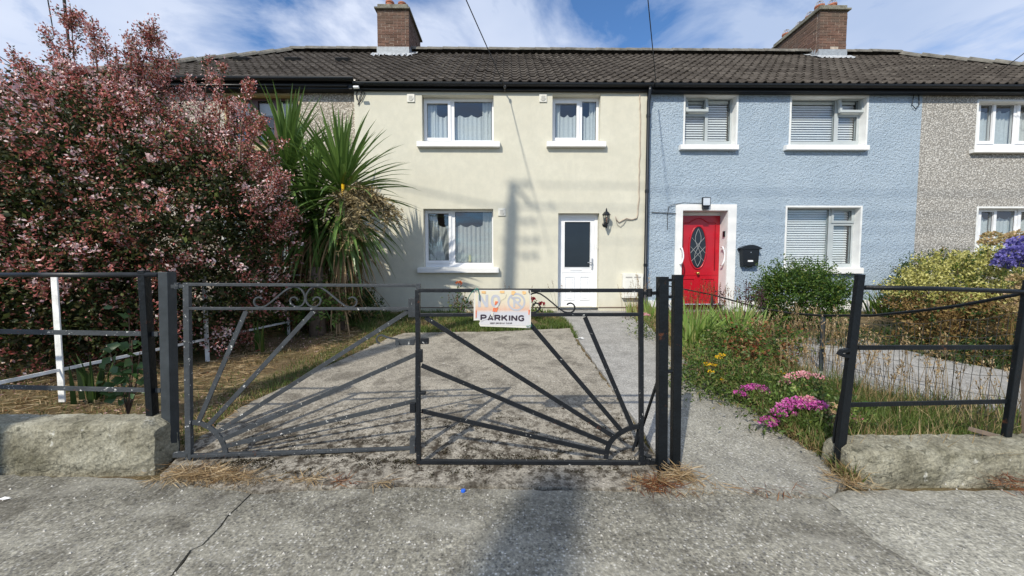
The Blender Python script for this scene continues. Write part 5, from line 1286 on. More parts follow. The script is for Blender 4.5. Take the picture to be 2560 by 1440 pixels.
grass_obj('bed_grass', 'overgrown tangle of grass and weeds in the bed between the paths', [(patch(bd[:7000], 3, .3), .08, .26, .007, 'grass_green', .8), (patch(bd[7000:17000], 2.6, .0), .10, .36, .006, 'grass_dry', .9), (patch(bd[17000:25000], 3.5, .1), .06, .22, .018, 'weed', 1.1), (patch(bd[25000:], 4.1, .3), .05, .24, .012, 'dead_rust', 1.2), (spill, .05, .16, .007, 'grass_dry', 1.5), (spill[::2], .05, .15, .008, 'grass_green', 1.4), (frontbed, .10, .30, .006, 'grass_green', .9)])
rg = scatter(36000, 3.4, 11, 2.35, 7.9)
fr_ = rg[rg[:, 1] < 3.4]
grass_obj('neighbour_grass', 'long dry and green grass behind the grey kerb wall at the right', [(fr_, .08, .30, .006, 'grass_green', .9), (patch(fr_, 3, .0), .12, .40, .005, 'grass_dry', .9), (patch(rg, 1.8, .3), .03, .12, .012, 'dark_ivy', 1.2), (patch(rg, 2.3, .5), .02, .1, .008, 'grass_dry', 1.2)])
# straw, dead leaves and fallen blossom on the ground
def flats(P, l0, l1, asp, up=.12):
    n = len(P); a = rng.uniform(0, 2*np.pi, n); D = np.stack([np.cos(a), np.sin(a), rng.normal(0, up, n)], 1)
    C = P.copy(); C[:, 2] += rng.uniform(.004, .025, n); return leaves(C, D, rng.uniform(l0, l1, n), asp)
lt_ = scatter(30000, -8.5, -1.7, 2.6, 6.5, left_of_drive)
v1, f1 = flats(patch(lt_, 1.5, .0), .03, .16, .06); v2, f2 = flats(patch(lt_[::5], 1.9, .1), .012, .03, .6); v3, f3 = flats(lt_[::9], .01, .025, .6)
tag(foliage_obj('straw_litter', [(v1, f1, 0), (v2, f2, 1), (v3, f3, 2)], ['straw', 'petal', 'dead_rust']), 'straw, dead leaves and fallen pink petals under the shrub', 'litter', kind='stuff')
def pile(name, label, spots, mats, cat='debris', l0=.03, l1=.13):
    parts = []
    for (px, py, rx, ry, n, mi_, hh) in spots:
        c = G(px, py); X = rng.normal(0, 1, n)*rx+c.x; Y = rng.normal(0, 1, n)*ry+c.y; P = np.stack([X, Y, np.full(n, c.z+.006)+np.abs(rng.normal(0, hh, n))], 1)
        v_, f_ = flats(P, l0, l1, .045, .3); parts.append((v_, f_, mi_))
    return tag(foliage_obj(name, parts, mats), label, cat, kind='stuff')
pile('dry_grass_pile', 'pale dry grass lying on the pavement joint left of the gate', [(500, 1196, .12, .03, 750, 0, .010), (560, 1200, .08, .02, 450, 0, .010), (440, 1195, .05, .03, 90, 0, .02), (640, 1210, .06, .01, 120, 0, .008), (770, 1207, .05, .008, 110, 0, .006), (860, 1212, .04, .006, 60, 1, .004), (960, 1215, .03, .006, 40, 0, .004)], ['straw', 'dead_rust'])
pile('dry_grass_pile', 'rusty brown dead grass heaped round the foot of the paired black posts', [(1645, 1222, .06, .022, 300, 1, .004), (1660, 1210, .11, .022, 260, 0, .010), (1700, 1200, .05, .02, 300, 0, .025), (1760, 1232, .12, .01, 90, 0, .004), (1930, 1236, .12, .01, 60, 1, .003)], ['straw', 'dead_rust'])
pile('dry_grass_pile', 'wisps of dry grass at the foot of the leaning post at the right', [(2110, 1208, .05, .02, 120, 0, .012), (2140, 1222, .08, .01, 60, 0, .006), (2535, 1225, .06, .02, 120, 1, .02)], ['straw', 'dead_rust'])
# moss on the driveway near the gate
c = []
for _ in range(900):
    x = rng.uniform(-2.0, 1.0); y = rng.choice([rng.normal(2.42, .07), rng.normal(2.75, .22)]); c.append((x, y, zg(y)+.014))
c = np.array(c); c = c[np.sin(c[:, 0]*7+1)*np.sin(c[:, 1]*19)+rng.normal(0, .4, len(c)) > .1]
ii = np.repeat(np.arange(len(c)), 14); C = c[ii]+rng.normal(0, 1, (len(ii), 3))*[.018, .012, 0]; D = rng.normal(0, 1, (len(ii), 3)); D[:, 2] = np.abs(D[:, 2])
v_, f_ = leaves(C, D, rng.uniform(.006, .014, len(ii)), .7)
tag(foliage_obj('moss', [(v_, f_, 0)], ['moss']), 'dark moss and lichen crumbs on the driveway by the gate foot', 'moss', kind='stuff')
# loose stones
C = []; 
for _ in range(170):
    px, py = rng.uniform(0, 2560), rng.uniform(1190, 1440); p = G(px, py); C.append((p.x, p.y, .008))
for _ in range(90):
    px, py = rng.uniform(700, 1600), rng.uniform(850, 1150); p = G(px, py); C.append((p.x, p.y, p.z+.018))
m = MB()
for x, y, z in C:
    r_ = rng.uniform(.0025, .007); q = [Vector((x, y, z))+Vector(rng.normal(0, 1, 3)).normalized()*r_*Vector((1, 1, .5)).length*.6 for _ in range(4)]
    m.add([(x-r_, y-r_*.6, z-.004), (x+r_, y-r_*.4, z-.004), (x+r_*.2, y+r_, z-.004), (x, y, z+r_*.7)], [(0, 1, 3), (1, 2, 3), (2, 0, 3), (0, 2, 1)])
simple('pebble', (.48, .46, .42), .9, .3, 40)
tag(m.build('grit', 'pebble', None), 'pale grit scattered over the pavement and driveway', 'grit', kind='stuff')
p = G(1158, 1231); simple('blue_plastic', (.02, .12, .60), .4, .1, 9)
tag(MB().lathe([(.012, .004), (.014, .006), (.013, .016), (.004, .018)], (p.x, p.y, p.z), 12).build('bottle_cap', 'blue_plastic', None), 'small bright blue plastic cap on the pavement joint below the sign', 'cap')
p = G(1450, 852); q = [(p.x+random.gauss(0, .028), p.y+random.gauss(0, .02), p.z+.02+abs(random.gauss(0, .022))) for _ in range(16)]
tag(MB().add(q, [(i, i+1, i+2) for i in range(14)]).build('paper_scrap', 'white_paint', None), 'crumpled white paper scrap at the corner of the driveway and path', 'litter')
p = G(8, 1252); tag(MB().add([(p.x-.03, p.y, .008), (p.x+.02, p.y-.01, .012), (p.x+.03, p.y+.012, .008), (p.x-.01, p.y+.015, .015)], [(0, 1, 2, 3)]).build('paper_scrap', 'white_paint', None), 'small white scrap on the pavement at the left edge', 'litter')

# ---- flowering shrub (large, left)
def ell(n, c, r):
    d = unit(rng.normal(size=(n, 3))); return np.array(c)+d*np.array(r), unit(d/np.array(r))
def sprays(n, lobes, ln, nl, leaf, asp, up=.5, facing=True, shell_=(.72, 1.0), spread=.045, droop=.0, zmin=.25):
    ws = np.array([l[1][0]*l[1][2] for l in lobes]); ws = ws/ws.sum(); Cs = []; Ds = []; Ts = []; Is = []
    o_n = 0
    for (c, r), w_k in zip(lobes, ws):
        k = int(n*w_k); P, N_ = ell(k, c, r); s_ = rng.uniform(*shell_, (k, 1)); P = np.array(c)+(P-np.array(c))*s_
        keep = np.ones(k, bool)
        if facing:
            tocam = unit(np.array([0, 0, CH])-P); f_ = (N_*tocam).sum(1); keep = (f_ > -.25) | (rng.random(k) < .35)
        keep &= P[:, 2] > zmin
        for c2, r2 in lobes:                      # drop sprays buried well inside another lobe
            if c2 is c: continue
            keep &= (((P-np.array(c2))/np.array(r2))**2).sum(1) > .45
        P, N_ = P[keep], N_[keep]; k = len(P)
        D = unit(N_+np.array([0, 0, up])+rng.normal(0, .35, (k, 3))); Lh = rng.uniform(*ln, k)
        t_ = rng.uniform(0, 1, (k, nl)); pos = P[:, None]+D[:, None]*(t_*Lh[:, None])[..., None]+rng.normal(0, spread, (k, nl, 3))*(1-.55*t_[..., None])
        pos[..., 2] -= droop*t_**2*Lh[:, None]
        d_ = unit(D[:, None]*.6+rng.normal(0, .8, (k, nl, 3)))
        Cs.append(pos.reshape(-1, 3)); Ds.append(d_.reshape(-1, 3)); Ts.append(t_.ravel()); Is.append(np.repeat(np.arange(o_n, o_n+k), nl)); o_n += k
    return np.concatenate(Cs), np.concatenate(Ds), np.concatenate(Ts), np.concatenate(Is), o_n
LB = [((-6.15, 5.1, 2.1), (1.45, 1.45, 1.35)), ((-5.0, 4.9, 2.05), (1.3, 1.4, 1.40)), ((-4.05, 4.9, 1.75), (.95, 1.15, 1.15)), ((-7.4, 5.2, 1.85), (1.4, 1.4, 1.25)), ((-5.3, 4.4, 1.15), (1.55, 1.05, .9)), ((-6.9, 4.6, 1.2), (1.4, 1.0, .9)), ((-4.1, 4.9, 1.05), (.75, .9, .7))]
ab = thing('flowering_shrub', 'huge pink flowering shrub with reddish bracts towering over the left railing', 'shrub', (-5.4, 5.0, zg(5)))
# plumes: leaning shoots that break the outline, each measured by its tip and foot
PL = [((175, 8), (205, 330), .20), ((112, 60), (215, 330), .12), ((28, 128), (200, 360), .15), ((385, 58), (330, 330), .20), ((400, 90), (395, 330), .13), ((330, 85), (300, 300), .10), ((262, 92), (275, 330), .14), ((290, 118), (310, 330), .13), ((435, 135), (370, 340), .13),
      ((4, 188), (120, 420), .16), ((60, 165), (190, 360), .12), ((-60, 230), (60, 460), .2), ((470, 195), (420, 380), .14), ((555, 168), (545, 380), .10), ((622, 215), (600, 400), .11), ((585, 245), (560, 420), .12), ((655, 300), (600, 450), .12), ((700, 355), (610, 500), .13), ((715, 430), (620, 560), .12), ((730, 520), (640, 600), .10), ((520, 150), (500, 360), .08), ((150, 130), (240, 360), .13), ((232, 50), (235, 300), .10), ((350, 110), (350, 330), .16), ((215, 180), (240, 380), .18)]
Cc = []; Dd = []; Cl = []; tw = MB(); Gt = []
for (tp, ft, wd) in PL:
    Yp_ = 4.75+random.uniform(-.35, .35); a = wp(*tp, Yp_); b = wp(*ft, Yp_+.1); ax = a-b; Ln_ = ax.length; dr = ax.normalized(); side = 1
    pk = .22+.5*random.random()
    tw.tube([b, b.lerp(a, .5)+Vector((random.gauss(0, .03), 0, 0)), a], [.012, .008, .003], 5)
    for q in range(int(17*Ln_)+5):                     # side twigs along the plume, shorter towards the tip
        t_ = random.random()**.9; base = b+ax*t_; ang = random.uniform(0, 6.28); o_ = Vector((math.cos(ang), math.sin(ang)*.8, 0)); ln = (wd*2.4*(1-t_)**.75+.06)*random.uniform(.6, 1.15)
        d = (dr*.8+o_*.75+Vector((0, 0, random.uniform(-.1, .5)))).normalized(); e = base+d*ln
        tw.tube([base, e], [.004, .002], 4)
        n_ = int(70*ln/.3)+16; u_ = rng.uniform(.15, 1.05, n_); Cc.append(np.array(base)[None]+np.array(d)[None]*(u_*ln)[:, None]+rng.normal(0, 1, (n_, 3))*.026); Dd.append(rng.normal(0, .9, (n_, 3))+np.array(d)*.6)
        fl_ = random.random() < pk; Cl.append(np.where(rng.random(n_) < (.42 if fl_ else .07), 2, np.where(rng.random(n_) < .72, 1, 0)))
Cc = np.concatenate(Cc); Dd = np.concatenate(Dd); Cl = np.concatenate(Cl)
for k_, nm_, mt in ((0, 'shoot_leaves', 'abelia_leaf'), (1, 'shoot_bracts', 'abelia_bract'), (2, 'shoot_blossom', 'abelia_flower')):
    sel = Cl == k_; v_, f_ = leaves(Cc[sel], Dd[sel], rng.uniform(.020, .040, sel.sum()), .55); o = npmesh(nm_, v_, f_, [mt], np.zeros(len(f_)), ab, 3); o['kind'] = 'stuff'
tw.build('shoots', 'twig', ab)['kind'] = 'stuff'
# dark leafy body, set back
C, D, T, I, nI = sprays(7500, LB, (.2, .42), 30, .03, .5, up=.4, spread=.07, shell_=(.55, .90))
cl_ = (rng.random(len(C)) < .13).astype(int); sz = rng.uniform(.028, .055, len(C))
for k_, nm_, mt in ((0, 'leaves', 'abelia_leaf'), (1, 'bracts', 'abelia_bract')):
    v_, f_ = leaves(C[cl_ == k_], D[cl_ == k_], sz[cl_ == k_], .55); npmesh(nm_, v_, f_, [mt], np.zeros(len(f_)), ab, 3)['kind'] = 'stuff'
# arching flower sprays standing proud of it in clumps with dark gaps between
C, D, T, I, nI = sprays(6200, LB, (.14, .34), 44, .03, .5, up=.35, spread=.042, droop=.25, shell_=(.90, 1.07))
ctr = np.zeros((nI, 3)); cnt = np.zeros(nI); np.add.at(ctr, I, C); np.add.at(cnt, I, 1); ctr /= np.maximum(cnt, 1)[:, None]
fld = np.sin(ctr[:, 0]*4.1+1)*np.sin(ctr[:, 2]*5.3+ctr[:, 1]*2)+.7*np.sin(ctr[:, 0]*9.7+ctr[:, 2]*3.1)*np.sin(ctr[:, 2]*8.9+.6)+rng.normal(0, .35, nI)
keepS = fld > (-.12-.40*np.clip(ctr[:, 2]-1.6, -1.2, 1.6))
fl_s = rng.random(nI) < np.clip(.30+.14*fld+.05*(ctr[:, 2]-1), .12, .62); gr_s = (rng.random(nI) < .12) & ~fl_s
kp = keepS[I]; C, D, T, I = C[kp], D[kp], T[kp], I[kp]; r_ = rng.random(len(C)); cls = np.where(r_ < .70, 1, 0)
cls[fl_s[I] & (r_ < .58) & (T > .25)] = 2; cls[(~fl_s[I]) & (r_ > .955)] = 2; cls[gr_s[I] & (r_ < .75)] = 0
sz = np.where(cls == 2, rng.uniform(.026, .048, len(C)), np.where(cls == 1, rng.uniform(.024, .050, len(C)), rng.uniform(.028, .052, len(C))))
for k_, nm_, mt in ((0, 'leaves', 'abelia_leaf'), (1, 'bracts', 'abelia_bract'), (2, 'blossom', 'abelia_flower')):
    sel = cls == k_; v_, f_ = leaves(C[sel], D[sel], sz[sel], .6 if k_ == 2 else .5); npmesh(nm_, v_, f_, [mt], np.zeros(len(f_)), ab, 3)['kind'] = 'stuff'
m = MB()
for k_ in range(16):
    a = random.uniform(0, 6.28); b = Vector((-5.4+.3*math.cos(a), 5.1+.25*math.sin(a), zg(5))); e = Vector((-5.4+random.gauss(0, 1.1), 5.0+random.gauss(0, .7), random.uniform(2.2, 3.6)))
    m.tube([b, b.lerp(e, .35)+Vector((0, 0, .4)), b.lerp(e, .7)+Vector((0, 0, .35)), e], [.04, .03, .02, .008], 6)
m.build('stems', 'bark', ab, smooth=True)
# inner leaf mass so that the depth of the crown is dark with its own leaves
C2, D2, T2, I2, _ = sprays(2600, LB, (.3, .5), 26, .06, .5, up=.2, shell_=(.35, .75), spread=.12)
v_, f_ = leaves(C2, D2, rng.uniform(.05, .09, len(C2)), .6); npmesh('inner_leaves', v_, f_, ['abelia_leaf'], np.zeros(len(f_)), ab, 3)['kind'] = 'stuff'

# ---- cordyline (cabbage palm)
def sword_mesh(th0, bend, mat, L_=1.1, w=.076, seg=7):
    vs = []; p = Vector((0, 0, 0)); th = th0; V_ = Vector
    for i in range(seg+1):
        t_ = i/seg; ww = w*(.55+.9*t_) if t_ < .3 else w*.82*(1-((t_-.3)/.7)**1.7)+.002
        d = V_((math.sin(th), 0, math.cos(th))); nrm = V_((-math.cos(th), 0, math.sin(th)))
        vs += [p+V_((0, ww/2, 0))+nrm*ww*.12, p-nrm*ww*.10, p-V_((0, ww/2, 0))+nrm*ww*.12]
        p = p+d*(L_/seg); th += bend/seg*(.4+1.2*t_)
    fs = []
    for i in range(seg):
        for k_ in (0, 1): a = i*3+k_; fs.append((a, a+1, a+4, a+3))
    return MB().add(vs, fs).mesh('leaf', mat)
SW = {}
for i, th in enumerate((4, 16, 28, 40, 54, 68, 84, 100)):
    SW[i] = [sword_mesh(R(th), R(bd_), 'sword_green') for bd_ in (4+th*.34, 10+th*.62)]
SWH = [sword_mesh(R(th), R(bd_), 'sword_green') for th, bd_ in ((105, 55), (120, 42), (140, 28), (155, 20))]
SWD = [sword_mesh(R(th), R(bd_), 'sword_dead', w=.035) for th, bd_ in ((130, 40), (150, 24), (165, 12))]
def put_leaf(root, me, c, az, sc, name='leaf'):
    o = bpy.data.objects.new(name, me); COL.objects.link(o); o.parent = root
    o.matrix_local = Matrix.Translation(Vector(c)-Vector(root.location)) @ Matrix.Rotation(az, 4, 'Z') @ Matrix.Rotation(random.gauss(0, .10), 4, 'X') @ Matrix.Rotation(random.gauss(0, .05), 4, 'Y') @ Matrix.Rotation(random.gauss(0, .25), 4, Vector((0, 0, 1))) @ Matrix.Scale(sc, 4)
def cordyline(label, base, heads, trunk_pts):
    t_ = thing('cordyline_palm', label, 'palm', base, 'cordyline palms')
    m = MB(); 
    for tp in trunk_pts: m.tube(tp, [.13, .10, .08, .07][:len(tp)], 10)
    m.build('trunk', 'bark', t_, smooth=True)
    for (c, n_up, n_hang, n_dead, sc) in heads:
        for k_ in range(n_up):
            i = min(7, int(8*(k_/n_up)**.8)); put_leaf(t_, random.choice(SW[i]), (c[0], c[1], c[2]-.25*(k_/n_up)), k_*2.39996+random.gauss(0, .2), sc*random.uniform(.82, 1.1))
        for k_ in range(n_hang): put_leaf(t_, random.choice(SWH), (c[0]+random.gauss(0, .03), c[1]+random.gauss(0, .03), c[2]-.25-.35*k_/max(1, n_hang)), random.uniform(0, 6.28), sc*random.uniform(.8, 1.1))
        for k_ in range(n_dead): put_leaf(t_, random.choice(SWD), (c[0]+random.gauss(0, .04), c[1]+random.gauss(0, .04), c[2]-.45-.45*k_/max(1, n_dead)), random.uniform(0, 6.28), sc*random.uniform(.7, 1.1), 'dead_leaf')
    return t_
c1 = wp(855, 462, 6.3); c1b = wp(800, 520, 6.5)
P1 = cordyline('nearer cordyline palm with long sword leaves and drooping tan flower sprays', (c1.x, 6.3, zg(6.3)), [(tuple(c1), 175, 120, 120, 1.14), ((c1.x-.15, 6.35, c1.z-.75), 0, 0, 60, 1.15)],
    [[(c1.x-.1, 6.3, zg(6.3)-.1), (c1.x-.08, 6.32, 1.2), (c1.x-.03, 6.3, 2.0), (c1.x, 6.3, c1.z)]])
c2 = wp(718, 410, 6.6)
P2 = cordyline('farther cordyline palm rising between the shrub and the nearer palm', (c2.x, 6.75, zg(6.75)), [(tuple(c2), 120, 60, 40, 1.15), ((c2.x+.55, 6.35, c2.z-.65), 55, 62, 80, 1.1)],
    [[(c2.x+.1, 6.75, zg(6.75)-.1), (c2.x+.05, 6.7, 1.6), (c2.x, 6.75, c2.z)]])
c3 = wp(790, 668, 5.9)
P3 = cordyline('small young cordyline sprouting at the foot of the two palms', (c3.x, 5.9, zg(5.9)), [((c3.x, 5.9, c3.z-.05), 22, 5, 0, .42)], [[(c3.x, 5.9, zg(5.9)-.1), (c3.x, 5.9, c3.z)]])
# dry flower panicles
def panicle(tree, c, tip, n=26):
    c = Vector(c); tip = Vector(tip); m = MB(); m.tube([c, c.lerp(tip, .4)+Vector((0, 0, .16)), c.lerp(tip, .8)+Vector((0, 0, .06)), tip], [.014, .010, .007, .003], 5)
    Cc = []; Dd = []; Ls = []
    for k_ in range(n):
        t_ = .25+.75*k_/n; b = c.lerp(tip, t_)+Vector((0, 0, .14*math.sin(math.pi*t_))); d = Vector((random.gauss(0, 1), random.gauss(0, 1), random.gauss(-.35, .6))).normalized(); ln = random.uniform(.16, .38)
        e = b+d*ln+Vector((0, 0, -.10*ln/.2)); mid = b.lerp(e, .5)+Vector((0, 0, .03)); m.tube([b, mid, e], [.0045, .0035, .002], 3)
        for j in range(30):
            u_ = random.random(); q = b.lerp(e, u_)+Vector((0, 0, .05*math.sin(math.pi*u_))); Cc.append(tuple(q)); Dd.append((random.gauss(0, 1)+d.x, random.gauss(0, 1)+d.y, random.gauss(-.4, .8))); Ls.append(random.uniform(.03, .08))
    v_, f_ = leaves(np.array(Cc), np.array(Dd), np.array(Ls), .30)
    st_ = m.build('flower_stalk', 'panicle', tree); o = npmesh('seed_heads', v_, f_, ['panicle'], np.zeros(len(f_)), st_, 3); o['kind'] = 'stuff'
panicle(P1, c1+Vector((0, -.1, -.1)), wp(880, 600, 5.7), 60); panicle(P1, c1+Vector((.1, -.1, -.15)), wp(900, 530, 5.6), 44); panicle(P1, c1+Vector((.1, 0, -.15)), wp(985, 545, 6.2), 60); panicle(P1, c1+Vector((.1, 0, -.1)), wp(945, 500, 6.0), 40)
panicle(P2, c2+Vector((0, 0, -.2)), wp(720, 590, 6.2), 34)
MB().tube([wp(858, 462, 6.05), wp(856, 490, 5.95)], [.03, .012], 8).build('bud', 'yellow', P1, smooth=True)

# ---- bushes
def bush(name, label, cat, lobes, n, mats, leaf, up=.4, nl=18, ln=(.10, .28), spread=.035, asp=.5, zmin=.05, stems=True):
    c0, r0 = lobes[0]; t_ = thing(name, label, cat, (c0[0], c0[1], zg(c0[1])))
    C, D, T, I, k_ = sprays(n, lobes, ln, nl, leaf, asp, up=up, spread=spread, zmin=zg(c0[1])+zmin, shell_=(.6, 1.0))
    w_k = np.array([m_[1] for m_ in mats]); ch = rng.choice(len(mats), size=k_, p=w_k/w_k.sum())
    thr = np.array([m_[2] if len(m_) > 2 else -9 for m_ in mats]); thx = np.array([m_[3] if len(m_) > 3 else 99 for m_ in mats])
    cl = ch[I]; bad = (C[:, 2] < thr[cl]) | (C[:, 2] > thx[cl]); keep = ~bad
    C, D, cl = C[keep], D[keep], cl[keep]; v_, f_ = leaves(C, D, rng.uniform(leaf*.6, leaf*1.3, len(C)), asp)
    o = npmesh('foliage', v_, f_, [m_[0] for m_ in mats], np.repeat(cl, 2), t_, 3); o['kind'] = 'stuff'
    if stems:
        m = MB()
        for q in range(9):
            b = Vector((c0[0]+random.gauss(0, .08), c0[1]+random.gauss(0, .08), zg(c0[1])-.03)); e = Vector((c0[0]+random.gauss(0, r0[0]*.5), c0[1]+random.gauss(0, r0[1]*.4), c0[2]+r0[2]*random.uniform(.2, .8)))
            m.tube([b, b.lerp(e, .5)+Vector((0, 0, .08)), e], [.014, .010, .004], 5)
        m.build('stems', 'twig', t_)['kind'] = 'stuff'
    return t_
bush('green_shrub', 'round leafy green shrub under the ground floor window of the blue house', 'shrub', [((5.12, 6.5, .72), (.60, .5, .40)), ((5.0, 6.4, .98), (.36, .4, .22)), ((5.5, 6.5, .82), (.26, .35, .24))], 2100, [('bush_green', 1)], .042, nl=20, ln=(.12, .46), up=.8, spread=.03)
bush('yellow_shrub', 'yellow variegated shrub in front of the grey house with browning lower growth', 'shrub', [((6.95, 5.6, 1.02), (.72, .6, .44)), ((7.8, 5.6, 1.18), (.7, .6, .45)), ((6.3, 5.55, .84), (.42, .45, .28)), ((6.75, 5.1, .50), (1.15, .5, .36)), ((7.7, 5.1, .6), (.9, .5, .45))], 5600,
    [('bush_yellow', .80, .86), ('bush_green', .12, .7), ('bush_brown', .6, -9, .95), ('dark_ivy', .10, -9, .8)], .044, nl=18, ln=(.10, .24))
bush('dark_shrub', 'dull green shrub behind the yellow one against the blue wall corner', 'shrub', [((7.75, 6.9, .80), (.42, .4, .36)), ((8.5, 7.2, 1.05), (.7, .5, .5))], 1200, [('dark_ivy', .6), ('bush_green', .3), ('bush_brown', .2)], .035)
bush('ground_ivy', 'low dark green ground cover along the far side of the neighbour path', 'plant', [((6.6, 4.55, .22), (1.5, .35, .14)), ((5.2, 5.3, .24), (.9, .25, .12))], 900, [('dark_ivy', .7), ('bush_brown', .2)], .04, nl=14, stems=False, zmin=.0, ln=(.05, .14))
bush('green_shrub', 'small dark leafy plant at the foot of the cream wall beside the white fence', 'plant', [((wp(868, 745, 7.1).x, 7.1, .62), (.42, .4, .30)), ((wp(905, 765, 7.0).x, 7.0, .5), (.28, .3, .2))], 420, [('dark_ivy', .6), ('bush_green', .4)], .06, nl=14)
bush('red_shrub', 'reddish orange leafed shrub behind the scrolls of the left gate leaf', 'shrub', [((wp(765, 755, 6.3).x, 6.3, .70), (.48, .4, .36))], 420, [('dead_rust', .6), ('abelia_bract', .35), ('bush_green', .2)], .045, nl=16)
bush('green_shrub', 'mixed leafy growth at the foot of the palms behind the white fence', 'plant', [((wp(705, 705, 6.7).x, 6.7, .85), (.55, .4, .32)), ((wp(640, 760, 6.4).x, 6.4, .62), (.6, .4, .4))], 520, [('bush_green', .5), ('iris_leaf', .25), ('dark_ivy', .5)], .05, nl=14)

bush('leafy_plant', 'mixed green and brown leafy growth behind the yellow daisies in the bed', 'plant', [((wp(1850, 860, 4.3).x, 4.3, zg(4.3)+.16), (.35, .4, .22)), ((wp(1920, 850, 4.5).x, 4.5, zg(4.5)+.16), (.3, .35, .2))], 420, [('bush_green', .5), ('weed', .4), ('dead_rust', .25)], .045, nl=14, zmin=.0)
bush('leafy_plant', 'soft green low growth along the path edge under the daisies', 'plant', [((wp(1790, 930, 3.8).x, 3.85, zg(3.8)+.08), (.28, .45, .14)), ((wp(1880, 960, 3.55).x+.1, 3.6, zg(3.7)+.04), (.2, .25, .10))], 380, [('bush_green', .5), ('weed', .5)], .035, nl=14, zmin=.0)
bush('leafy_plant', 'fresh green leafy clump under the nearest magenta flowers', 'plant', [((wp(1990, 1060, 2.95).x+.05, 3.02, .09), (.28, .2, .10)), ((wp(2050, 1090, 2.8).x+.05, 2.80, .06), (.2, .18, .10))], 420, [('weed', .5), ('bush_green', .5), ('iris_leaf', .2)], .032, nl=14, zmin=-.05)

# sword-leaved clumps
def clump(name, label, spots, mat='iris_leaf', cat='plant'):
    base = G(*spots[0][:2]); t_ = thing(name, label, cat, (base.x, base.y, base.z)); parts = []; mats = [mat, 'grass_dry']
    for (px, py, n, h, r_, lean) in spots:
        c = G(px, py); P = np.stack([rng.normal(c.x, r_, n), rng.normal(c.y, r_*.8, n), np.full(n, c.z-.01)], 1)
        az = np.arctan2(P[:, 1]-c.y, P[:, 0]-c.x)+rng.normal(0, .5, n); k_ = int(n*.85)
        v_, f_ = blades(P[:k_], rng.uniform(h*.55, h, k_), .042, rng.uniform(.03, lean, k_), .6, az[:k_]); parts.append((v_, f_, 0))
        v_, f_ = blades(P[k_:], rng.uniform(h*.4, h*.8, n-k_), .02, rng.uniform(.3, lean*1.5, n-k_), .9, az[k_:]); parts.append((v_, f_, 1))
    V_, F_, mi_ = merge(parts); o = npmesh('leaves', V_, F_, mats, mi_, t_, 3); return t_
clump('iris_clump', 'bright green iris clump just right of the paired black posts', [(1728, 880, 130, .80, .09, .6), (1760, 870, 60, .75, .08, .6), (1700, 850, 40, .6, .08, .5), (1765, 905, 26, .45, .07, .9)])
clump('iris_clump', 'iris clump in the bed in front of the red door, leaves splayed', [(1835, 865, 110, .80, .12, .6), (1890, 850, 40, .6, .1, .6)])
clump('iris_clump', 'narrow leaved clump beside the path below the meter cabinet', [(1625, 800, 50, .55, .12, .5), (1600, 790, 30, .4, .12, .6)])
clump('iris_clump', 'grey green sword leaved clump in front of the blue and grey wall join', [(2225, 790, 90, .75, .16, .75)], 'bush_green')
clump('iris_clump', 'dark sword leaved clump under the shrub behind the left railing', [(240, 1000, 26, .50, .05, .35)], 'dark_ivy')
clump('iris_clump', 'thin upright leaves in the grass behind the left gate leaf', [(655, 880, 12, .55, .03, .25)], 'bush_green')

# tall dry grasses and seed heads
def stalks(name, label, spots, mat='grass_dry', head='straw', cat='grass', group=None, hw=.014):
    base = G(*spots[0][:2]); t_ = thing(name, label, cat, (base.x, base.y, base.z), group); m = MB(); Cc = []; Dd = []
    for (px, py, n, h, r_) in spots:
        c = G(px, py)
        for k_ in range(n):
            b = Vector((c.x+random.gauss(0, r_), c.y+random.gauss(0, r_*.7), c.z)); hh = h*random.uniform(.6, 1.05); a = random.uniform(0, 6.28); ln = random.uniform(.05, .35)
            e = b+Vector((math.cos(a)*ln*hh, math.sin(a)*ln*hh, hh)); mid = b.lerp(e, .55)+Vector((0, 0, .06*hh)); m.tube([b, mid, e], [.0025, .002, .0012], 3, False)
            for j in range(16):
                u_ = random.uniform(.74, 1.0); q = b.lerp(e, u_); Cc.append((q.x+random.gauss(0, .006), q.y+random.gauss(0, .006), q.z+.06*hh*(1-u_)*2)); Dd.append((random.gauss(0, .5), random.gauss(0, .5), 1))
    m.build('stalks', mat, t_)['kind'] = 'stuff'; v_, f_ = leaves(np.array(Cc), np.array(Dd), rng.uniform(.012, .035, len(Cc)), .35); npmesh('seed_heads', v_, f_, [head], np.zeros(len(f_)), t_, 3)['kind'] = 'stuff'
    return t_
stalks('dry_grass', 'tall pale dry grasses in the middle of the flower bed', [(1930, 905, 34, .62, .16), (2010, 900, 40, .70, .16), (1880, 890, 18, .6, .12), (1990, 960, 20, .5, .12)])
stalks('dry_grass', 'tall dry grasses standing behind the leaning iron panel', [(2160, 1040, 26, .75, .14), (2280, 1050, 18, .7, .16), (2400, 1060, 18, .6, .2), (2090, 960, 20, .75, .12), (2540, 1060, 14, .5, .12)])
stalks('dry_grass', 'reddish dry seed heads in front of the red door', [(1735, 830, 30, .85, .12), (1780, 820, 26, .8, .12), (1690, 815, 16, .7, .1), (1820, 815, 18, .7, .1)], 'dead_rust', 'dead_rust')
stalks('dry_grass', 'thin dry weeds against the cream wall beside the meter cabinet', [(1575, 800, 16, .75, .09), (1600, 792, 14, .9, .06)], 'dead_rust', 'straw')
stalks('dry_grass', 'sparse thin weeds against the cream wall behind the sign', [(1270, 800, 6, .7, .18), (1180, 800, 6, .45, .05), (1400, 795, 4, .75, .08), (1130, 800, 6, .5, .1)], 'weed', 'dead_rust')
pl = thing('seed_stalk_plant', 'dark purple seed stalks standing between the red door and green shrub', 'plant', (3.5, 5.6, zg(5.6))); m = MB(); Cc = []; Dd = []
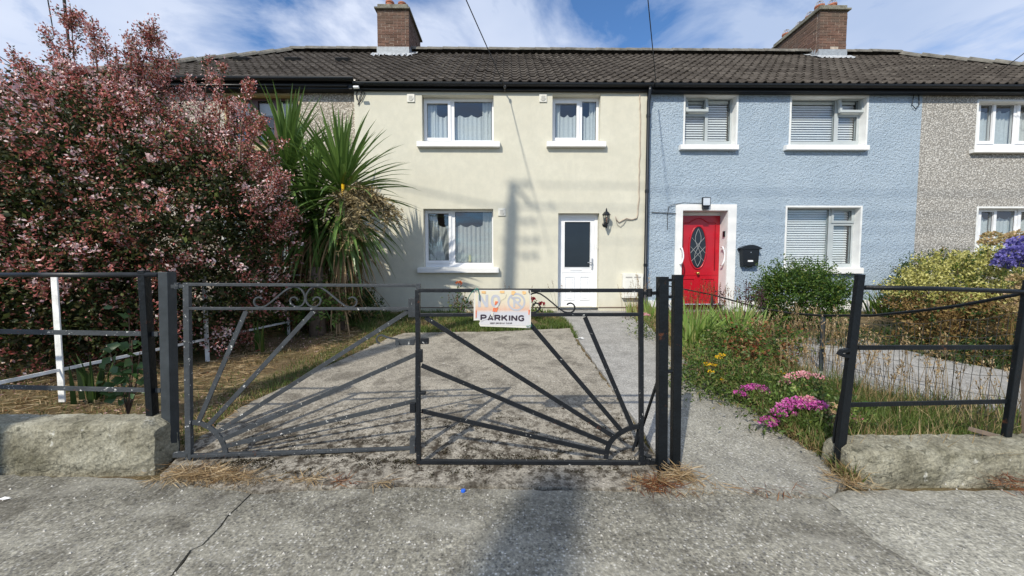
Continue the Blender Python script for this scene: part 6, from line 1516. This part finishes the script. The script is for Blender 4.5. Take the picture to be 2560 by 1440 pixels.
for (px, yt, yb) in ((1866, 698, 800), (1872, 706, 805), (1898, 722, 800), (1905, 716, 800), (1850, 735, 800), (1800, 722, 800), (1878, 740, 810)):
    a = wp(px, yt, 5.6); b = wp(px-6, yb, 5.6); m.tube([b, b.lerp(a, .6)+Vector((.01, 0, 0)), a], [.007, .006, .004], 5)
    for j in range(46): u_ = random.uniform(.35, 1); q = b.lerp(a, u_); Cc.append((q.x+random.gauss(0, .03), q.y+random.gauss(0, .03), q.z)); Dd.append((random.gauss(0, 1), random.gauss(0, 1), random.gauss(-.6, .4)))
m.build('stems', 'purple_stem', pl); v_, f_ = leaves(np.array(Cc), np.array(Dd), rng.uniform(.03, .075, len(Cc)), .32); npmesh('seed_pods', v_, f_, ['purple_stem'], np.zeros(len(f_)), pl, 3)['kind'] = 'stuff'

# flower heads
def dome(cs, r_, n, mat, flat=.5, pet=.016):
    C = []; D = []
    for c in cs:
        d = unit(rng.normal(size=(n, 3))); d[:, 2] = np.abs(d[:, 2]); C.append(np.array(c)+d*np.array([r_, r_, r_*flat])*rng.uniform(.75, 1.05, (n, 1))); D.append(unit(d*[1, 1, .4]+rng.normal(0, .7, (n, 3))))
    C = np.concatenate(C); D = np.concatenate(D); return leaves(C, D, rng.uniform(pet*.7, pet*1.3, len(C)), .75)
def flowers(name, label, px_list, Y, r_, mat, n=90, cat='flowers', leafmat='weed', pet=.016, flat=.5, foliage_n=900, fr=.16, fh=.2):
    cs = [wp(x, y, Y+random.gauss(0, .04)) for x, y in px_list]; cx = sum(c.x for c in cs)/len(cs); t_ = thing(name, label, cat, (cx, Y, zg(Y)))
    v_, f_ = dome(cs, r_, n, mat, flat, pet); npmesh('blossom', v_, f_, [mat], np.zeros(len(f_)), t_, 3)['kind'] = 'stuff'
    m = MB()
    for c in cs: m.tube([(cx+(c.x-cx)*.5, c.y+.03, zg(Y)), (c.x, c.y, c.z)], .003, 4, False)
    m.build('stems', leafmat, t_)['kind'] = 'stuff'
    if foliage_n:
        xs_ = np.array([c.x for c in cs]); P = np.stack([rng.choice(xs_, foliage_n)+rng.normal(0, fr*.5, foliage_n), rng.normal(Y+.03, fr*.6, foliage_n), zg(Y)+rng.uniform(0, fh, foliage_n)], 1)
        v_, f_ = leaves(P, rng.normal(0, 1, (foliage_n, 3))+[0, 0, .7], rng.uniform(.025, .06, foliage_n), .32); npmesh('foliage', v_, f_, [leafmat], np.zeros(len(f_)), t_, 3)['kind'] = 'stuff'
    return t_
flowers('magenta_flowers', 'bright magenta flowers spilling over the path edge nearest the camera', [(1925, 1052), (1945, 1035), (1960, 1020), (1978, 1008), (1995, 1015), (2015, 1008), (2030, 1020), (2045, 1012), (2060, 1030), (1972, 1032), (2000, 1003), (2065, 1055), (2048, 1040), (1918, 1058), (2085, 1058)], 2.78, .055, 'magenta', 150, fr=.22)
flowers('magenta_flowers', 'smaller magenta patch at the path edge further from the camera', [(1850, 985), (1865, 972), (1880, 970), (1893, 978), (1905, 972), (1862, 990), (1912, 983), (1888, 968)], 3.25, .046, 'magenta', 110, fr=.15, fh=.14)
flowers('pink_flowers', 'pale pink flower heads above the smaller magenta patch', [(1972, 948), (1985, 940), (1998, 938), (2012, 936), (1962, 955), (2044, 942), (2005, 942)], 3.30, .046, 'pink', 100, fr=.2, fh=.25)
flowers('pink_flowers', 'large pale pink flower heads behind the nearest magenta flowers', [(2022, 1000), (2032, 1010), (2036, 1022), (2025, 1012)], 2.84, .052, 'pink', 130, foliage_n=200)
flowers('peach_flowers', 'faded peach coloured flower heads beside the leaning post', [(2078, 1015), (2092, 1022), (2085, 1035), (2070, 1030)], 2.70, .042, 'peach', 90, foliage_n=200)
flowers('pink_flowers', 'pink and white flowers just behind the foot of the leaning post', [(2120, 1050), (2130, 1062), (2138, 1045), (2140, 1068)], 2.75, .042, 'pink', 90, foliage_n=240)
flowers('yellow_flowers', 'small yellow daisies at the path edge in front of the irises', [(1804, 888), (1796, 894), (1768, 911), (1786, 914), (1777, 930), (1800, 950), (1950, 932)], 3.55, .026, 'yellow', 34, fr=.35, fh=.18, foliage_n=1800)
flowers('pale_flowers', 'one pale cream bloom among dark leaves in the bed', [(1852, 868), (1850, 875)], 4.1, .032, 'peach', 60, fr=.25, fh=.3, foliage_n=500)
flowers('pink_flowers', 'dusky pink bloom left of the paired black posts', [(1613, 786), (1618, 789)], 5.6, .04, 'pink', 60, fr=.25, fh=.35, foliage_n=500)
flowers('agapanthus', 'purple blue agapanthus heads at the right edge', [(2515, 645), (2535, 630), (2550, 650), (2530, 668), (2560, 625), (2545, 610), (2575, 655), (2508, 660)], 4.9, .085, 'purple', 130, pet=.045, flat=.9, foliage_n=0, leafmat='bush_green')
flowers('hydrangea', 'faded cream hydrangea heads above the yellow shrub', [(2478, 592), (2500, 610), (2520, 596), (2548, 590), (2470, 608), (2570, 598)], 5.3, .085, 'hydrangea', 120, pet=.04, flat=.8, foliage_n=0, leafmat='twig')
flowers('hydrangea', 'brown tinged hydrangea heads low at the right edge behind the iron panel', [(2545, 700), (2560, 722), (2535, 745), (2555, 762), (2530, 775), (2570, 790)], 4.3, .075, 'hydrangea', 120, pet=.04, flat=.8, fr=.4, fh=.8, foliage_n=900, leafmat='bush_brown')
# roses
def rose(label, stems, blooms, mat, Y, lx):
    t_ = thing('rose_bush', label, 'rose', (wp(lx, 790, Y).x, Y, zg(Y)), 'roses under the cream wall'); m = MB(); Cc = []
    b = wp(lx, 792, Y)
    for (x, y) in stems:
        e = wp(x, y, Y+random.gauss(0, .05)); mid = b.lerp(e, .5)+Vector((random.gauss(0, .03), 0, .03)); m.tube([b, mid, e], [.008, .006, .004], 5)
        for j in range(34): u_ = random.uniform(.15, 1); q = b.lerp(e, u_); Cc.append((q.x+random.gauss(0, .06), q.y+random.gauss(0, .06), q.z+random.gauss(0, .02)))
    m.build('stems', 'twig', t_); Cc = np.array(Cc); v_, f_ = leaves(Cc, rng.normal(0, 1, (len(Cc), 3)), rng.uniform(.035, .07, len(Cc)), .6); npmesh('foliage', v_, f_, ['bush_green'], np.zeros(len(f_)), t_, 3)
    for (x, y) in blooms:
        c = wp(x, y, Y-.05); v_, f_ = dome([c], .045, 70, mat, .9, .035); npmesh('bloom', v_, f_, [mat], np.zeros(len(f_)), t_, 3)
bush('green_shrub', 'low mixed foliage hiding the foot of the cordyline trunks', 'plant', [((wp(800, 700, 6.0).x, 6.0, .78), (.45, .3, .30)), ((wp(700, 720, 6.0).x, 6.1, .72), (.4, .3, .28))], 420, [('bush_green', .5), ('iris_leaf', .4), ('sword_dead', .2)], .06, nl=14)
rose('spindly rose with one orange bloom against the cream wall left of the sign', [(1147, 712), (1130, 735), (1165, 725), (1178, 750), (1128, 760), (1160, 745)], [(1147, 709)], 'orange_rose', 7.2, 1150)
rose('rose bush with two dark red blooms right of the sign', [(1333, 752), (1350, 765), (1340, 775), (1322, 770), (1360, 780), (1335, 785)], [(1331, 749), (1354, 761)], 'red_rose', 7.0, 1342)
# climber with big leaves on the left railing
bg_ = thing('climbing_plant', 'small climber with broad green leaves beside the leaning railing upright', 'plant', (wp(310, 950, 2.9).x, 2.9, zg(2.9)))
m = MB(); Cc = []; b = wp(320, 1040, 2.9)
for (x, y) in ((270, 870), (330, 850), (350, 880), (300, 930), (345, 935), (285, 950), (322, 790)):
    e = wp(x, y, 2.85+random.gauss(0, .04)); m.tube([b, b.lerp(e, .5)+Vector((.02, 0, .02)), e], [.005, .004, .003], 5)
    for j in range(11): q = b.lerp(e, random.uniform(.5, 1.05)); Cc.append((q.x+random.gauss(0, .05), q.y+random.gauss(0, .04), q.z+random.gauss(0, .03)))
m.build('stems', 'twig', bg_); Cc = np.array(Cc); v_, f_ = leaves(Cc, np.stack([rng.normal(0, 1, len(Cc)), rng.normal(-.3, .5, len(Cc)), rng.normal(-.2, .4, len(Cc))], 1), rng.uniform(.05, .10, len(Cc)), .8); npmesh('foliage', v_, f_, ['big_leaf'], np.zeros(len(f_)), bg_, 3)
